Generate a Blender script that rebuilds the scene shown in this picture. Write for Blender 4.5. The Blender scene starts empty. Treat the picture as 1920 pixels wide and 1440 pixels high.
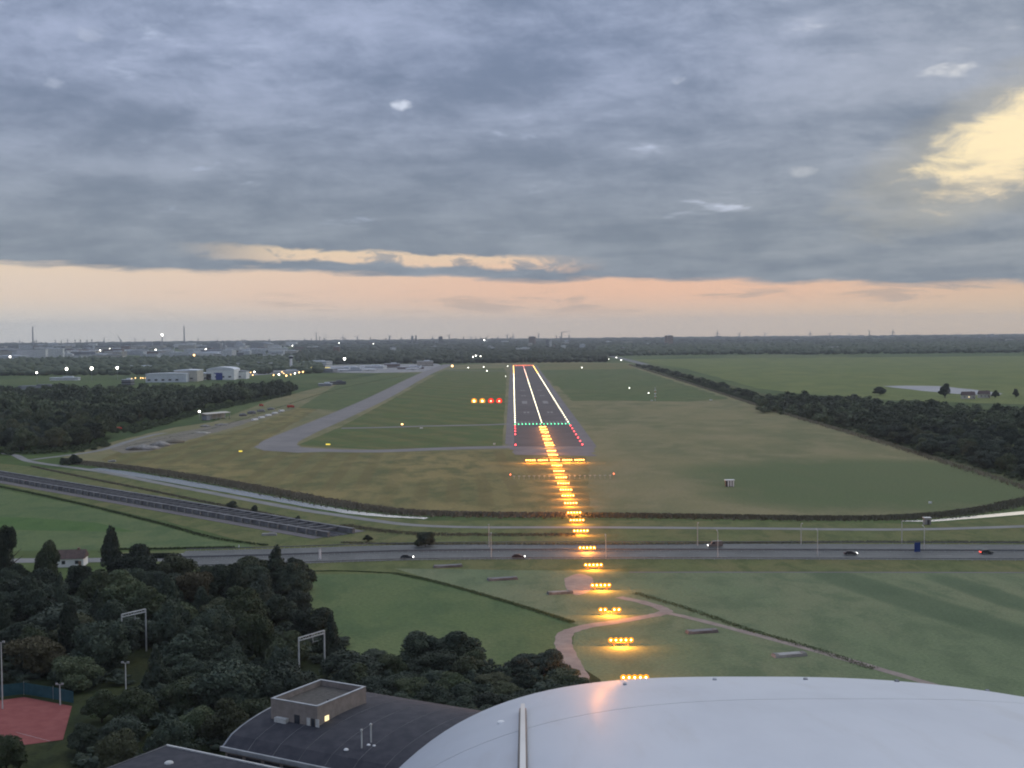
import bpy, bmesh, math, random
import numpy as np
from mathutils import Vector, Matrix

random.seed(7)
rng = np.random.default_rng(7)
S = bpy.context.scene
COL = S.collection

# ------------------------------------------------------------------ camera
EYE = Vector((0.0, 0.0, 80.0))
FPX = 2400.0                      # focal length in photograph pixels (1920 wide)
ROLL = math.radians(0.5)
PITCH = math.atan2(96.0, FPX)
YAW = math.atan2(2.0, FPX)
RM = (Matrix.Rotation(YAW, 3, 'Z') @ Matrix.Rotation(math.pi / 2 - PITCH, 3, 'X') @ Matrix.Rotation(-ROLL, 3, 'Z'))
cam_data = bpy.data.cameras.new('camera')
cam = bpy.data.objects.new('camera', cam_data)
COL.objects.link(cam)
cam_data.sensor_width = 36.0
cam_data.lens = 36.0 * FPX / 1920.0
cam_data.clip_start = 0.05
cam_data.clip_end = 120000.0
cam.matrix_world = Matrix.Translation(EYE) @ RM.to_4x4()
S.camera = cam

# ------------------------------------------------------------------ render settings
S.render.engine = 'CYCLES'
cy = S.cycles
cy.use_denoising = True
cy.max_bounces = 5
cy.diffuse_bounces = 2
cy.glossy_bounces = 2
cy.transmission_bounces = 2
cy.volume_bounces = 0
cy.transparent_max_bounces = 6
cy.caustics_reflective = False
cy.caustics_refractive = False
cy.sample_clamp_indirect = 4.0
cy.filter_width = 1.95
cy.use_adaptive_sampling = True
cy.adaptive_threshold = 0.02
try:
    cy.use_light_tree = True
except Exception:
    pass
S.view_settings.view_transform = 'Standard'
S.view_settings.look = 'None'
S.view_settings.exposure = 0.0
S.view_settings.gamma = 1.0
S.view_settings.use_curve_mapping = False

SUN_EL = math.radians(30.0)
SUN_AZ = math.radians(35.0)        # clockwise from the runway direction, towards the bright gap on the right


class NT:
    """small node-tree writer"""
    def __init__(self, tree):
        self.t = tree
        tree.nodes.clear()

    def n(self, typ, **kw):
        nd = self.t.nodes.new(typ)
        for k, v in kw.items():
            setattr(nd, k, v)
        return nd

    def put(self, sock, v):
        if isinstance(v, bpy.types.NodeSocket):
            self.t.links.new(v, sock)
        elif v is not None:
            if isinstance(v, (tuple, list)) and len(v) == 3 and sock.type == 'RGBA':
                v = (*v, 1.0)
            sock.default_value = v

    def m(self, op, a, b=None, c=None, clamp=False):
        nd = self.n('ShaderNodeMath', operation=op, use_clamp=clamp)
        self.put(nd.inputs[0], a)
        if b is not None:
            self.put(nd.inputs[1], b)
        if c is not None:
            self.put(nd.inputs[2], c)
        return nd.outputs[0]

    def ss(self, x, lo, hi, a=0.0, b=1.0):
        nd = self.n('ShaderNodeMapRange', interpolation_type='SMOOTHSTEP')
        self.put(nd.inputs[0], x)
        self.put(nd.inputs[1], lo)
        self.put(nd.inputs[2], hi)
        self.put(nd.inputs[3], a)
        self.put(nd.inputs[4], b)
        return nd.outputs[0]

    def mix(self, f, a, b, blend='MIX'):
        nd = self.n('ShaderNodeMix', data_type='RGBA', blend_type=blend)
        self.put(nd.inputs[0], f)
        self.put(nd.inputs[6], a)
        self.put(nd.inputs[7], b)
        return nd.outputs[2]

    def noise(self, vec, scale, detail=3.0, rough=0.5, dist=0.0, lac=2.0):
        nd = self.n('ShaderNodeTexNoise')
        self.put(nd.inputs['Vector'], vec)
        nd.inputs['Scale'].default_value = scale
        nd.inputs['Detail'].default_value = detail
        nd.inputs['Roughness'].default_value = rough
        nd.inputs['Distortion'].default_value = dist
        nd.inputs['Lacunarity'].default_value = lac
        return nd.outputs['Fac']

    def xyz(self, x, y, z):
        nd = self.n('ShaderNodeCombineXYZ')
        self.put(nd.inputs[0], x)
        self.put(nd.inputs[1], y)
        self.put(nd.inputs[2], z)
        return nd.outputs[0]

    def sep(self, v):
        nd = self.n('ShaderNodeSeparateXYZ')
        self.put(nd.inputs[0], v)
        return nd.outputs


def srgb(r, g, b):
    f = lambda c: (c / 255 / 12.92) if c <= 10 else ((c / 255 + 0.055) / 1.055) ** 2.4
    return (f(r), f(g), f(b))


# ------------------------------------------------------------------ sky
def build_world():
    w = bpy.data.worlds.new('World')
    S.world = w
    w.use_nodes = True
    T = NT(w.node_tree)
    out = T.n('ShaderNodeOutputWorld')
    bg = T.n('ShaderNodeBackground')
    T.t.links.new(bg.outputs[0], out.inputs[0])
    d = T.n('ShaderNodeTexCoord').outputs['Generated']
    x, y, z = T.sep(d)
    az = T.m('ARCTAN2', x, y)                       # 0 along the runway, + to the right
    zc = T.m('MAXIMUM', z, 0.004)
    den = T.m('ADD', zc, 0.15)
    u = T.m('DIVIDE', x, den)
    v = T.m('DIVIDE', y, den)
    # the layer of cloud runs in long rolls from upper left to lower right
    P = T.xyz(T.m('ADD', T.m('MULTIPLY', u, 0.85), T.m('MULTIPLY', v, 0.22)), v, 0.0)
    n_big = T.noise(P, 1.1, 2.0, 0.5, 0.2)
    n1 = T.noise(P, 2.7, 6.0, 0.58, 0.2)
    n5 = T.noise(T.xyz(T.m('MULTIPLY', az, 17.0), T.m('ADD', T.m('MULTIPLY', z, 34.0), T.m('MULTIPLY', az, 4.0)), 9.0), 1.0, 5.0, 0.66, 0.25)
    n2 = T.noise(T.xyz(T.m('ADD', u, 17.0), T.m('MULTIPLY', v, 1.0), 3.0), 4.2, 4.0, 0.55, 0.4)
    n3 = T.noise(T.xyz(T.m('MULTIPLY', az, 9.0), T.m('MULTIPLY', z, 60.0), 1.0), 1.3, 5.0, 0.6, 0.3)
    n4 = T.noise(T.xyz(T.m('MULTIPLY', az, 14.0), T.m('MULTIPLY', z, 34.0), 5.0), 1.6, 5.0, 0.62, 0.4)

    n5b = T.noise(T.xyz(T.m('MULTIPLY', az, 90.0), T.m('MULTIPLY', z, 130.0), 2.0), 1.0, 3.0, 0.6)
    # clear air behind the cloud: the physical sky, warmed by the low sun near the horizon
    sky = T.n('ShaderNodeTexSky', sky_type='NISHITA')
    sky.sun_disc = False
    sky.sun_elevation = SUN_EL
    sky.sun_rotation = SUN_AZ
    sky.altitude = 80.0
    sky.air_density = 1.2
    sky.dust_density = 2.0
    nish = T.mix(1.0, sky.outputs[0], (0.11, 0.11, 0.11), 'MULTIPLY')
    left = T.ss(az, 0.15, -0.42)
    # horizon air
    lowc = T.mix(left, srgb(214, 196, 178), srgb(220, 218, 212))
    lowc = T.mix(T.ss(az, 0.1, 0.42), lowc, srgb(208, 188, 164))
    midc = T.mix(left, srgb(236, 188, 162), srgb(234, 214, 196))
    midc = T.mix(T.ss(az, 0.1, 0.42), midc, srgb(205, 175, 155))
    clear = T.mix(T.ss(z, 0.004, 0.034), lowc, midc)
    clear = T.mix(T.ss(z, 0.038, 0.075), clear, srgb(240, 214, 180))
    clear = T.mix(T.ss(z, 0.07, 0.13), clear, srgb(250, 229, 182))
    clear = T.mix(T.ss(z, 0.2, 0.45), clear, nish)
    clear = T.mix(0.10, clear, nish)

    # cloud colour
    f = T.ss(T.m('ADD', T.m('ADD', T.m('MULTIPLY', n1, 0.44), T.m('MULTIPLY', n_big, 0.26)), T.m('MULTIPLY', n5, 0.30)), 0.37, 0.66)
    hi = T.ss(z, 0.05, 0.22)
    dark = T.mix(hi, srgb(126, 137, 150), srgb(116, 130, 154))
    lite = T.mix(hi, srgb(152, 161, 171), srgb(164, 175, 200))
    cloud = T.mix(f, dark, lite)
    warm = T.ss(az, 0.02, 0.42)
    cloud = T.mix(T.m('MULTIPLY', warm, 0.55), cloud, T.mix(f, srgb(122, 133, 144), srgb(168, 172, 174)))
    # deck is brighter towards the zenith, as an overcast sky is
    cloud = T.mix(1.0, cloud, T.xyz(*(T.m('ADD', 0.94, T.m('MULTIPLY', zc, k)) for k in (0.75, 0.75, 0.8))), 'MULTIPLY')
    # thin places where daylight comes through
    thin = T.m('MULTIPLY', T.ss(n2, 0.58, 0.73), T.ss(n1, 0.50, 0.64))
    thin = T.m('MULTIPLY', thin, T.ss(z, 0.06, 0.11))
    cloud = T.mix(thin, cloud, T.mix(warm, srgb(200, 212, 236), srgb(222, 222, 222)))

    # single small breaks
    for (bx, by, br, bs) in ((760, 207, 8, 1.0), (205, 103, 11, 0.22), (145, 187, 7, 0.25), (1272, 170, 6, 0.3), (1497, 338, 9, 0.3)):
        ba, bz = (bx - 962) / 2400, (624 - by) / 2400
        ex = T.m('DIVIDE', T.m('SUBTRACT', az, ba), br * 1.9 / 2400)
        ey = T.m('DIVIDE', T.m('SUBTRACT', z, bz), br * 0.9 / 2400)
        rr = T.m('ADD', T.m('ADD', T.m('MULTIPLY', ex, ex), T.m('MULTIPLY', ey, ey)), T.m('MULTIPLY', T.m('SUBTRACT', n5b, 0.5), 6.0))
        cloud = T.mix(T.ss(rr, 2.6, -0.6, 0.0, bs), cloud, T.mix(warm, srgb(214, 222, 238), srgb(236, 232, 218)))
    # far edge of the deck, slanting down to the right
    e0 = T.m('SUBTRACT', 0.0415, T.m('MULTIPLY', T.m('MINIMUM', T.m('MAXIMUM', az, -0.45), 0.45), 0.026))
    edge = T.m('ADD', T.m('SUBTRACT', z, e0), T.m('MULTIPLY', T.m('SUBTRACT', n3, 0.5), 0.02))
    cover = T.ss(edge, -0.002, 0.0045)
    # long slot of afterglow just above the edge
    zc0 = T.m('SUBTRACT', 0.0545, T.m('MULTIPLY', az, 0.045))
    dz = T.m('ABSOLUTE', T.m('ADD', T.m('SUBTRACT', z, zc0), T.m('MULTIPLY', T.m('SUBTRACT', n4, 0.5), 0.018)))
    slot = T.m('MULTIPLY', T.ss(dz, 0.0072, 0.0030), T.m('MULTIPLY', T.ss(az, -0.27, -0.15), T.ss(az, 0.08, 0.0)))
    slot = T.m('MULTIPLY', slot, T.ss(n4, 0.40, 0.52, 0.25, 0.95))
    # opening to the right where the sunset shows
    ax = T.m('DIVIDE', T.m('SUBTRACT', az, 0.425), 0.115)
    ay = T.m('DIVIDE', T.m('SUBTRACT', T.m('SUBTRACT', z, 0.145), T.m('MULTIPLY', T.m('SUBTRACT', az, 0.40), 0.36)), 0.036)
    r = T.m('ADD', T.m('MULTIPLY', ax, ax), T.m('MULTIPLY', ay, ay))
    r = T.m('ADD', r, T.m('MULTIPLY', T.m('SUBTRACT', n4, 0.5), 2.2))
    r = T.m('ADD', r, T.m('MULTIPLY', T.m('SUBTRACT', n3, 0.5), 1.0))
    hole = T.ss(r, 1.35, 0.35)
    cover = T.m('MULTIPLY', cover, T.m('SUBTRACT', 1.0, slot))
    cover = T.m('MULTIPLY', cover, T.m('SUBTRACT', 1.0, hole))
    # lighter fringe round the opening
    fringe = T.m('MULTIPLY', T.ss(r, 3.0, 1.0), 0.4)
    cloud = T.mix(fringe, cloud, srgb(196, 190, 172))
    # low grey streaks in the clear band
    streak = T.m('MULTIPLY', T.ss(n3, 0.50, 0.62), T.m('MULTIPLY', T.ss(z, 0.012, 0.02), T.ss(z, 0.036, 0.028)))
    streak = T.m('MULTIPLY', streak, T.ss(az, -0.45, 0.15, 0.12, 0.55))
    clear = T.mix(streak, clear, srgb(172, 160, 152))
    col = T.mix(cover, clear, cloud)
    T.put(bg.inputs['Color'], col)
    bg.inputs['Strength'].default_value = 1.0
    w.cycles.sampling_method = 'MANUAL'
    w.cycles.sample_map_resolution = 512


build_world()

sun_data = bpy.data.lights.new('sun', 'SUN')
sun_data.energy = 1.4
sun_data.angle = math.radians(90)
sun_data.color = (1.0, 0.97, 0.93)
sun = bpy.data.objects.new('sun', sun_data)
COL.objects.link(sun)
sd = Vector((math.sin(SUN_AZ) * math.cos(SUN_EL), math.cos(SUN_AZ) * math.cos(SUN_EL), math.sin(SUN_EL)))
sun.rotation_euler = sd.to_track_quat('Z', 'Y').to_euler()
sun.location = (0, 0, 300)


# ------------------------------------------------------------------ helpers: places
def ray(px, py):
    return RM @ Vector(((px - 960.0) / FPX, -(py - 720.0) / FPX, -1.0))


def G(px, py, z=0.0):
    """ground point seen at a photograph pixel"""
    d = ray(px, py)
    t = (z - EYE.z) / d.z
    return EYE + d * t


def AT(px, py, D):
    """point at forward distance D seen at a photograph pixel"""
    d = ray(px, py)
    return EYE + d * (D / d.y)


def g2(px, py):
    p = G(px, py)
    return (p.x, p.y)


# ------------------------------------------------------------------ helpers: materials
def new_mat(name):
    m = bpy.data.materials.new(name)
    m.use_nodes = True
    T = NT(m.node_tree)
    out = T.n('ShaderNodeOutputMaterial')
    b = T.n('ShaderNodeBsdfPrincipled')
    T.t.links.new(b.outputs[0], out.inputs[0])
    return m, T, b


def surf(name, c1, c2=None, scale=1.0, rough=0.8, metal=0.0, detail=4.0, lo=0.35, hi=0.65, bump=0.0, bscale=None, spec=0.3, vary=0.0, coat=0.0, coord='Object'):
    m, T, b = new_mat(name)
    c2 = c2 or tuple(v * 0.72 for v in c1)
    tc = T.n('ShaderNodeTexCoord').outputs['Object'] if coord == 'Object' else T.n('ShaderNodeNewGeometry').outputs['Position']
    f = T.ss(T.noise(tc, scale, detail, 0.6), lo, hi)
    col = T.mix(f, c1, c2)
    if vary:
        rnd = T.n('ShaderNodeObjectInfo').outputs['Random']
        k = T.m('ADD', 1.0 - vary, T.m('MULTIPLY', rnd, 2 * vary))
        col = T.mix(1.0, col, T.xyz(k, k, k), 'MULTIPLY')
    T.put(b.inputs['Base Color'], col)
    b.inputs['Roughness'].default_value = rough
    b.inputs['Metallic'].default_value = metal
    b.inputs['Specular IOR Level'].default_value = spec
    if coat:
        b.inputs['Coat Weight'].default_value = coat
        b.inputs['Coat Roughness'].default_value = 0.06
    if bump:
        bn = T.n('ShaderNodeBump')
        bn.inputs['Strength'].default_value = bump
        bn.inputs['Distance'].default_value = 0.05
        T.put(bn.inputs['Height'], T.noise(tc, bscale or scale * 6, 5.0, 0.6))
        T.put(b.inputs['Normal'], bn.outputs[0])
    return m


def grass(name, c1, c2, c3, big=0.02, mid=0.11, fine=0.9, stripe=None, ang=0.0, stripe_amt=0.35, amt=1.0, lush=(), lush_col=None, lush_amt=0.85):
    """mown or grazed grass: patches, tufts and optional mowing lanes"""
    m, T, b = new_mat(name)
    pos = T.n('ShaderNodeNewGeometry').outputs['Position']
    x, y, z = T.sep(pos)
    ca, sa = math.cos(ang), math.sin(ang)
    xr = T.m('ADD', T.m('MULTIPLY', x, ca), T.m('MULTIPLY', y, sa))
    yr = T.m('ADD', T.m('MULTIPLY', x, -sa), T.m('MULTIPLY', y, ca))
    P = T.xyz(xr, T.m('MULTIPLY', yr, 0.55), 0.0)
    nb = T.noise(P, big, 5.0, 0.6, 0.5)
    nm = T.noise(P, mid, 5.0, 0.62, 0.3)
    nf = T.noise(pos, fine, 3.0, 0.65)
    col = T.mix(T.ss(nb, 0.36, 0.64), c1, c2)
    col = T.mix(T.m('MULTIPLY', T.ss(nm, 0.42, 0.66), 0.9 * amt), col, c3)
    for (lx, ly, ra, rb, la) in lush:
        c0, s0 = math.cos(la), math.sin(la)
        dx, dy = T.m('SUBTRACT', x, lx), T.m('SUBTRACT', y, ly)
        ex = T.m('DIVIDE', T.m('ADD', T.m('MULTIPLY', dx, c0), T.m('MULTIPLY', dy, s0)), ra)
        ey = T.m('DIVIDE', T.m('SUBTRACT', T.m('MULTIPLY', dy, c0), T.m('MULTIPLY', dx, s0)), rb)
        q = T.m('ADD', T.m('POWER', T.m('ABSOLUTE', ex), 3.0), T.m('POWER', T.m('ABSOLUTE', ey), 3.0))
        q = T.m('ADD', q, T.m('MULTIPLY', T.m('SUBTRACT', T.m('ADD', T.m('MULTIPLY', nb, 0.6), T.m('MULTIPLY', nm, 0.4)), 0.5), 2.2))
        col = T.mix(T.m('MULTIPLY', T.ss(q, 1.9, 0.35), lush_amt), col, T.mix(nm, lush_col, tuple(v * 0.8 for v in lush_col)))
    if stripe:
        wv = T.m('SINE', T.m('ADD', T.m('MULTIPLY', xr, 2 * math.pi / stripe), T.m('MULTIPLY', T.noise(P, 0.015, 2.0), 2.5)))
        k = T.m('MULTIPLY', T.ss(wv, -0.2, 0.6), T.m('MULTIPLY', T.ss(nb, 0.35, 0.6), stripe_amt))
        col = T.mix(k, col, tuple(v * 0.62 for v in c1))
    kf = T.m('ADD', 0.58, T.m('MULTIPLY', nf, 0.84))
    col = T.mix(1.0, col, T.xyz(kf, kf, kf), 'MULTIPLY')
    T.put(b.inputs['Base Color'], col)
    b.inputs['Roughness'].default_value = 0.95
    b.inputs['Specular IOR Level'].default_value = 0.05
    bn = T.n('ShaderNodeBump')
    bn.inputs['Strength'].default_value = 0.7
    bn.inputs['Distance'].default_value = 0.25
    T.put(bn.inputs['Height'], T.m('ADD', nf, T.m('MULTIPLY', nm, 2.0)))
    T.put(b.inputs['Normal'], bn.outputs[0])
    return m


def leaf_mat(name, c1, c2, c3):
    m, T, b = new_mat(name)
    tc = T.n('ShaderNodeTexCoord').outputs['Object']
    rnd = T.n('ShaderNodeObjectInfo').outputs['Random']
    pos = T.n('ShaderNodeNewGeometry').outputs['Position']
    n = T.noise(pos, 0.35, 4.0, 0.6)
    col = T.mix(T.ss(n, 0.35, 0.66), c1, c2)
    col = T.mix(T.m('MULTIPLY', T.ss(rnd, 0.45, 1.0), 0.7), col, c3)
    k = T.m('ADD', 0.62, T.m('MULTIPLY', T.m('FRACT', T.m('MULTIPLY', rnd, 7.13)), 0.8))
    col = T.mix(1.0, col, T.xyz(k, k, k), 'MULTIPLY')
    T.put(b.inputs['Base Color'], col)
    b.inputs['Roughness'].default_value = 0.75
    b.inputs['Specular IOR Level'].default_value = 0.12
    return m


def glow(name, col, strength, sample=True):
    m = bpy.data.materials.new(name)
    m.use_nodes = True
    T = NT(m.node_tree)
    out = T.n('ShaderNodeOutputMaterial')
    e = T.n('ShaderNodeEmission')
    e.inputs['Color'].default_value = (*col, 1)
    e.inputs['Strength'].default_value = strength
    T.t.links.new(e.outputs[0], out.inputs[0])
    m.cycles.emission_sampling = 'FRONT' if sample else 'NONE'
    return m


# ------------------------------------------------------------------ helpers: meshes and objects
class MB:
    """collects shapes; build() makes them one mesh object"""
    def __init__(self):
        self.v, self.f, self.mi = [], [], []
        self.cur = 0

    def add(self, vs, fs):
        o = len(self.v)
        self.v += [tuple(p) for p in vs]
        self.f += [tuple(i + o for i in f) for f in fs]
        self.mi += [self.cur] * len(fs)
        return self

    def box(self, c, s, rz=0.0, taper=1.0):
        hx, hy, hz = s[0] / 2, s[1] / 2, s[2] / 2
        ca, sa = math.cos(rz), math.sin(rz)
        vs = []
        for k, (dx, dy, dz) in enumerate([(-1, -1, -1), (1, -1, -1), (1, 1, -1), (-1, 1, -1), (-1, -1, 1), (1, -1, 1), (1, 1, 1), (-1, 1, 1)]):
            t = taper if dz > 0 else 1.0
            x, y = dx * hx * t, dy * hy * t
            vs.append((c[0] + x * ca - y * sa, c[1] + x * sa + y * ca, c[2] + dz * hz))
        return self.add(vs, [(0, 3, 2, 1), (4, 5, 6, 7), (0, 1, 5, 4), (1, 2, 6, 5), (2, 3, 7, 6), (3, 0, 4, 7)])

    def tube(self, a, b, r0, r1=None, n=8, cap=True):
        a, b = Vector(a), Vector(b)
        r1 = r0 if r1 is None else r1
        ax = (b - a).normalized()
        s = ax.orthogonal().normalized()
        t = ax.cross(s)
        vs = []
        for p, r in ((a, r0), (b, r1)):
            for k in range(n):
                an = 2 * math.pi * k / n
                vs.append(p + (s * math.cos(an) + t * math.sin(an)) * r)
        fs = [(k, (k + 1) % n, n + (k + 1) % n, n + k) for k in range(n)]
        if cap:
            fs += [tuple(range(n - 1, -1, -1)), tuple(range(n, 2 * n))]
        return self.add(vs, fs)

    def ball(self, c, r, n=8, m=5, squash=1.0, half=False):
        vs, fs = [], []
        lo = 0.0 if half else -math.pi / 2
        for i in range(m + 1):
            la = lo + (math.pi / 2 - lo) * i / m
            for k in range(n):
                an = 2 * math.pi * k / n
                vs.append((c[0] + r * math.cos(la) * math.cos(an), c[1] + r * math.cos(la) * math.sin(an), c[2] + r * squash * math.sin(la)))
        for i in range(m):
            for k in range(n):
                fs.append((i * n + k, i * n + (k + 1) % n, (i + 1) * n + (k + 1) % n, (i + 1) * n + k))
        return self.add(vs, fs)

    def prism(self, poly, y0, y1, axis='y'):
        """extrude an (x, z) outline along y"""
        n = len(poly)
        vs = [(p[0], y0, p[1]) for p in poly] + [(p[0], y1, p[1]) for p in poly]
        if axis == 'x':
            vs = [(v[1], v[0], v[2]) for v in vs]
        fs = [tuple(range(n)), tuple(range(2 * n - 1, n - 1, -1))]
        fs += [(k, n + k, n + (k + 1) % n, (k + 1) % n) for k in range(n)]
        return self.add(vs, fs)

    def mesh(self, name, mats, smooth=False):
        me = bpy.data.meshes.new(name)
        me.from_pydata(self.v, [], self.f)
        for mt in (mats if isinstance(mats, (list, tuple)) else [mats]):
            me.materials.append(mt)
        if len(me.materials) > 1:
            me.polygons.foreach_set('material_index', self.mi)
        if smooth:
            me.polygons.foreach_set('use_smooth', [True] * len(me.polygons))
        bm = bmesh.new()
        bm.from_mesh(me)
        bmesh.ops.recalc_face_normals(bm, faces=bm.faces)
        bm.to_mesh(me)
        bm.free()
        me.update()
        return me

    def build(self, name, mats, parent=None, smooth=False, **tags):
        return put(name, self.mesh(name, mats, smooth), parent, **tags)


def tag(o, label=None, cat=None, group=None, kind=None):
    if label:
        o['label'] = label
    if cat:
        o['category'] = cat
    if group:
        o['group'] = group
    if kind:
        o['kind'] = kind
    return o


def put(name, me, parent=None, loc=None, rz=0.0, scale=None, **tags):
    o = bpy.data.objects.new(name, me)
    COL.objects.link(o)
    if parent is not None:
        o.parent = parent
    if loc is not None:
        o.location = loc
    if rz:
        o.rotation_euler = (0, 0, rz)
    if scale is not None:
        o.scale = scale
    return tag(o, **tags)


def thing(name, label, cat, loc=(0, 0, 0), rz=0.0, group=None):
    return put(name, None, None, loc, rz, label=label, cat=cat, group=group)


KIDS = {}


def copy_thing(root, loc, rz=0.0, label=None, group=None, scale=None):
    c = root.copy()
    COL.objects.link(c)
    c.location = loc
    c.rotation_euler = (0, 0, rz)
    if scale is not None:
        c.scale = scale
    if label:
        c['label'] = label
    if group:
        c['group'] = group
    if root.name not in KIDS:
        KIDS[root.name] = [(k, list(k.children)) for k in root.children]
    for k, subs in KIDS[root.name]:
        kc = k.copy()
        COL.objects.link(kc)
        kc.parent = c
        for s in subs:
            sc = s.copy()
            COL.objects.link(sc)
            sc.parent = kc
    return c


def ragged(pts, step=8.0, amp=0.0, closed=True):
    """subdivide an outline and shake it a little so that the edge is not ruled"""
    out = []
    n = len(pts)
    rg = range(n) if closed else range(n - 1)
    for i in rg:
        a = Vector(pts[i])
        b = Vector(pts[(i + 1) % n])
        k = max(1, min(40, int((b - a).length / step)))
        nrm = Vector((-(b - a).y, (b - a).x)).normalized() if (b - a).length > 1e-6 else Vector((0, 0))
        for j in range(k):
            p = a.lerp(b, j / k)
            if j:
                p = p + nrm * random.uniform(-amp, amp)
            out.append((p.x, p.y))
    if not closed:
        out.append(tuple(pts[-1]))
    return out


def sheet(name, pts, z, mat, amp=0.0, step=10.0, parent=None, kind='structure', **tags):
    poly = ragged(pts, step, amp)
    bm = bmesh.new()
    vs = [bm.verts.new((p[0], p[1], z)) for p in poly]
    f = bm.faces.new(vs)
    f.normal_update()
    if f.normal.z < 0:
        f.normal_flip()
    bmesh.ops.triangulate(bm, faces=[f])
    me = bpy.data.meshes.new(name)
    bm.to_mesh(me)
    bm.free()
    me.materials.append(mat)
    return put(name, me, parent, kind=kind if parent is None else None, **tags)


def sm(pts, n=6):
    """Catmull-Rom through the points"""
    P = [Vector(p) for p in pts]
    P = [P[0] * 2 - P[1]] + P + [P[-1] * 2 - P[-2]]
    out = []
    for i in range(1, len(P) - 2):
        for j in range(n):
            t = j / n
            a, b, c, d = P[i - 1], P[i], P[i + 1], P[i + 2]
            out.append(0.5 * ((2 * b) + (c - a) * t + (2 * a - 5 * b + 4 * c - d) * t * t + (3 * b - a - 3 * c + d) * t ** 3))
    out.append(P[-2])
    return out


def strip(name, pts, w, z, mat, parent=None, amp=0.0, w1=None, **tags):
    """a ribbon of road or water along a centre line"""
    pts = [Vector(p[:2]) for p in pts]
    vs, fs = [], []
    for i, p in enumerate(pts):
        a = pts[max(0, i - 1)]
        b = pts[min(len(pts) - 1, i + 1)]
        t = (b - a).normalized()
        nn = Vector((-t.y, t.x))
        ww = w if w1 is None else w + (w1 - w) * i / (len(pts) - 1)
        l = p + nn * (ww / 2 + random.uniform(-amp, amp))
        r = p - nn * (ww / 2 + random.uniform(-amp, amp))
        vs += [(l.x, l.y, z), (r.x, r.y, z)]
    for i in range(len(pts) - 1):
        fs.append((2 * i, 2 * i + 1, 2 * i + 3, 2 * i + 2))
    mb = MB().add(vs, fs)
    return mb.build(name, mat, parent, **({'kind': 'structure', **tags} if parent is None else tags))


def np_mesh(name, V, F, mat):
    """fast triangle mesh from arrays"""
    me = bpy.data.meshes.new(name)
    me.vertices.add(len(V))
    me.vertices.foreach_set('co', np.asarray(V, np.float32).ravel())
    F = np.asarray(F, np.int32)
    me.loops.add(F.size)
    me.loops.foreach_set('vertex_index', F.ravel())
    me.polygons.add(len(F))
    me.polygons.foreach_set('loop_start', np.arange(0, F.size, F.shape[1], dtype=np.int32))
    me.materials.append(mat)
    me.update(calc_edges=True)
    return me


# ------------------------------------------------------------------ materials
M = {}
M['ground'] = grass('far_farmland', (0.075, 0.112, 0.039), (0.120, 0.140, 0.055), (0.050, 0.079, 0.031), big=0.0016, mid=0.006, fine=0.05)
M['dry'] = grass('dry_airfield_grass', (0.245, 0.200, 0.086), (0.175, 0.163, 0.070), (0.115, 0.121, 0.053), big=0.013, mid=0.06, fine=0.7, stripe=16, ang=0.05, stripe_amt=0.6)
M['right_dry'] = grass('dull_airfield_grass', (0.212, 0.192, 0.098), (0.145, 0.152, 0.075), (0.25, 0.215, 0.118), big=0.009, mid=0.035, fine=0.7, amt=0.7, lush=[(186, 672, 84, 108, 0.0)], lush_col=(0.112, 0.148, 0.066), lush_amt=0.85)
M['infield'] = grass('green_infield_grass', (0.092, 0.128, 0.047), (0.120, 0.140, 0.051), (0.150, 0.144, 0.058), big=0.014, mid=0.05, fine=0.7, stripe=40, ang=0.5)
M['far_green'] = grass('lush_airfield_grass', (0.100, 0.135, 0.055), (0.125, 0.144, 0.061), (0.085, 0.112, 0.047), big=0.012, mid=0.045, fine=0.6)
M['far_brown'] = grass('faded_airfield_grass', (0.160, 0.153, 0.066), (0.125, 0.140, 0.058), (0.190, 0.167, 0.078), big=0.008, mid=0.03, fine=0.6)
M['bright_field'] = grass('bright_meadow', (0.112, 0.155, 0.065), (0.136, 0.168, 0.074), (0.087, 0.130, 0.058), big=0.012, mid=0.06, fine=0.8)
M['dark_field'] = grass('dark_meadow', (0.082, 0.140, 0.047), (0.095, 0.153, 0.051), (0.070, 0.126, 0.041), big=0.02, mid=0.1, fine=0.8)
M['pasture'] = grass('rough_pasture', (0.155, 0.195, 0.105), (0.185, 0.205, 0.115), (0.12, 0.155, 0.085), big=0.022, mid=0.09, fine=1.1,
                     lush=[(117, 375, 52, 8.5, -1.25), (143, 384, 26, 6.5, -1.37)], lush_col=(0.105, 0.145, 0.08), lush_amt=0.8)
M['verge'] = grass('road_verge', (0.135, 0.153, 0.062), (0.165, 0.158, 0.070), (0.095, 0.116, 0.047), big=0.03, mid=0.12, fine=1.0)
M['verge_dark'] = grass('scrub_grass', (0.085, 0.098, 0.043), (0.110, 0.112, 0.055), (0.065, 0.079, 0.035), big=0.03, mid=0.12, fine=1.0)
M['polder'] = grass('far_polder_meadow', (0.135, 0.167, 0.056), (0.160, 0.181, 0.062), (0.110, 0.140, 0.048), big=0.006, mid=0.02, fine=0.3)
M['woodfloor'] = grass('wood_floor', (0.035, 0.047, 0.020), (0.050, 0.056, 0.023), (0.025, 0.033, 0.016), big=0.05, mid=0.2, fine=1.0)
M['asphalt'] = surf('runway_asphalt', (0.06, 0.05, 0.052), (0.084, 0.072, 0.072), 0.03, 0.85, detail=6, coord='Pos', bump=0.2, bscale=1.5)
M['shoulder'] = surf('runway_shoulder', (0.135, 0.122, 0.125), (0.165, 0.15, 0.148), 0.05, 0.9, detail=6, coord='Pos')
M['taxiway'] = surf('taxiway_asphalt', (0.165, 0.155, 0.15), (0.205, 0.19, 0.18), 0.04, 0.9, detail=6, coord='Pos')
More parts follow.
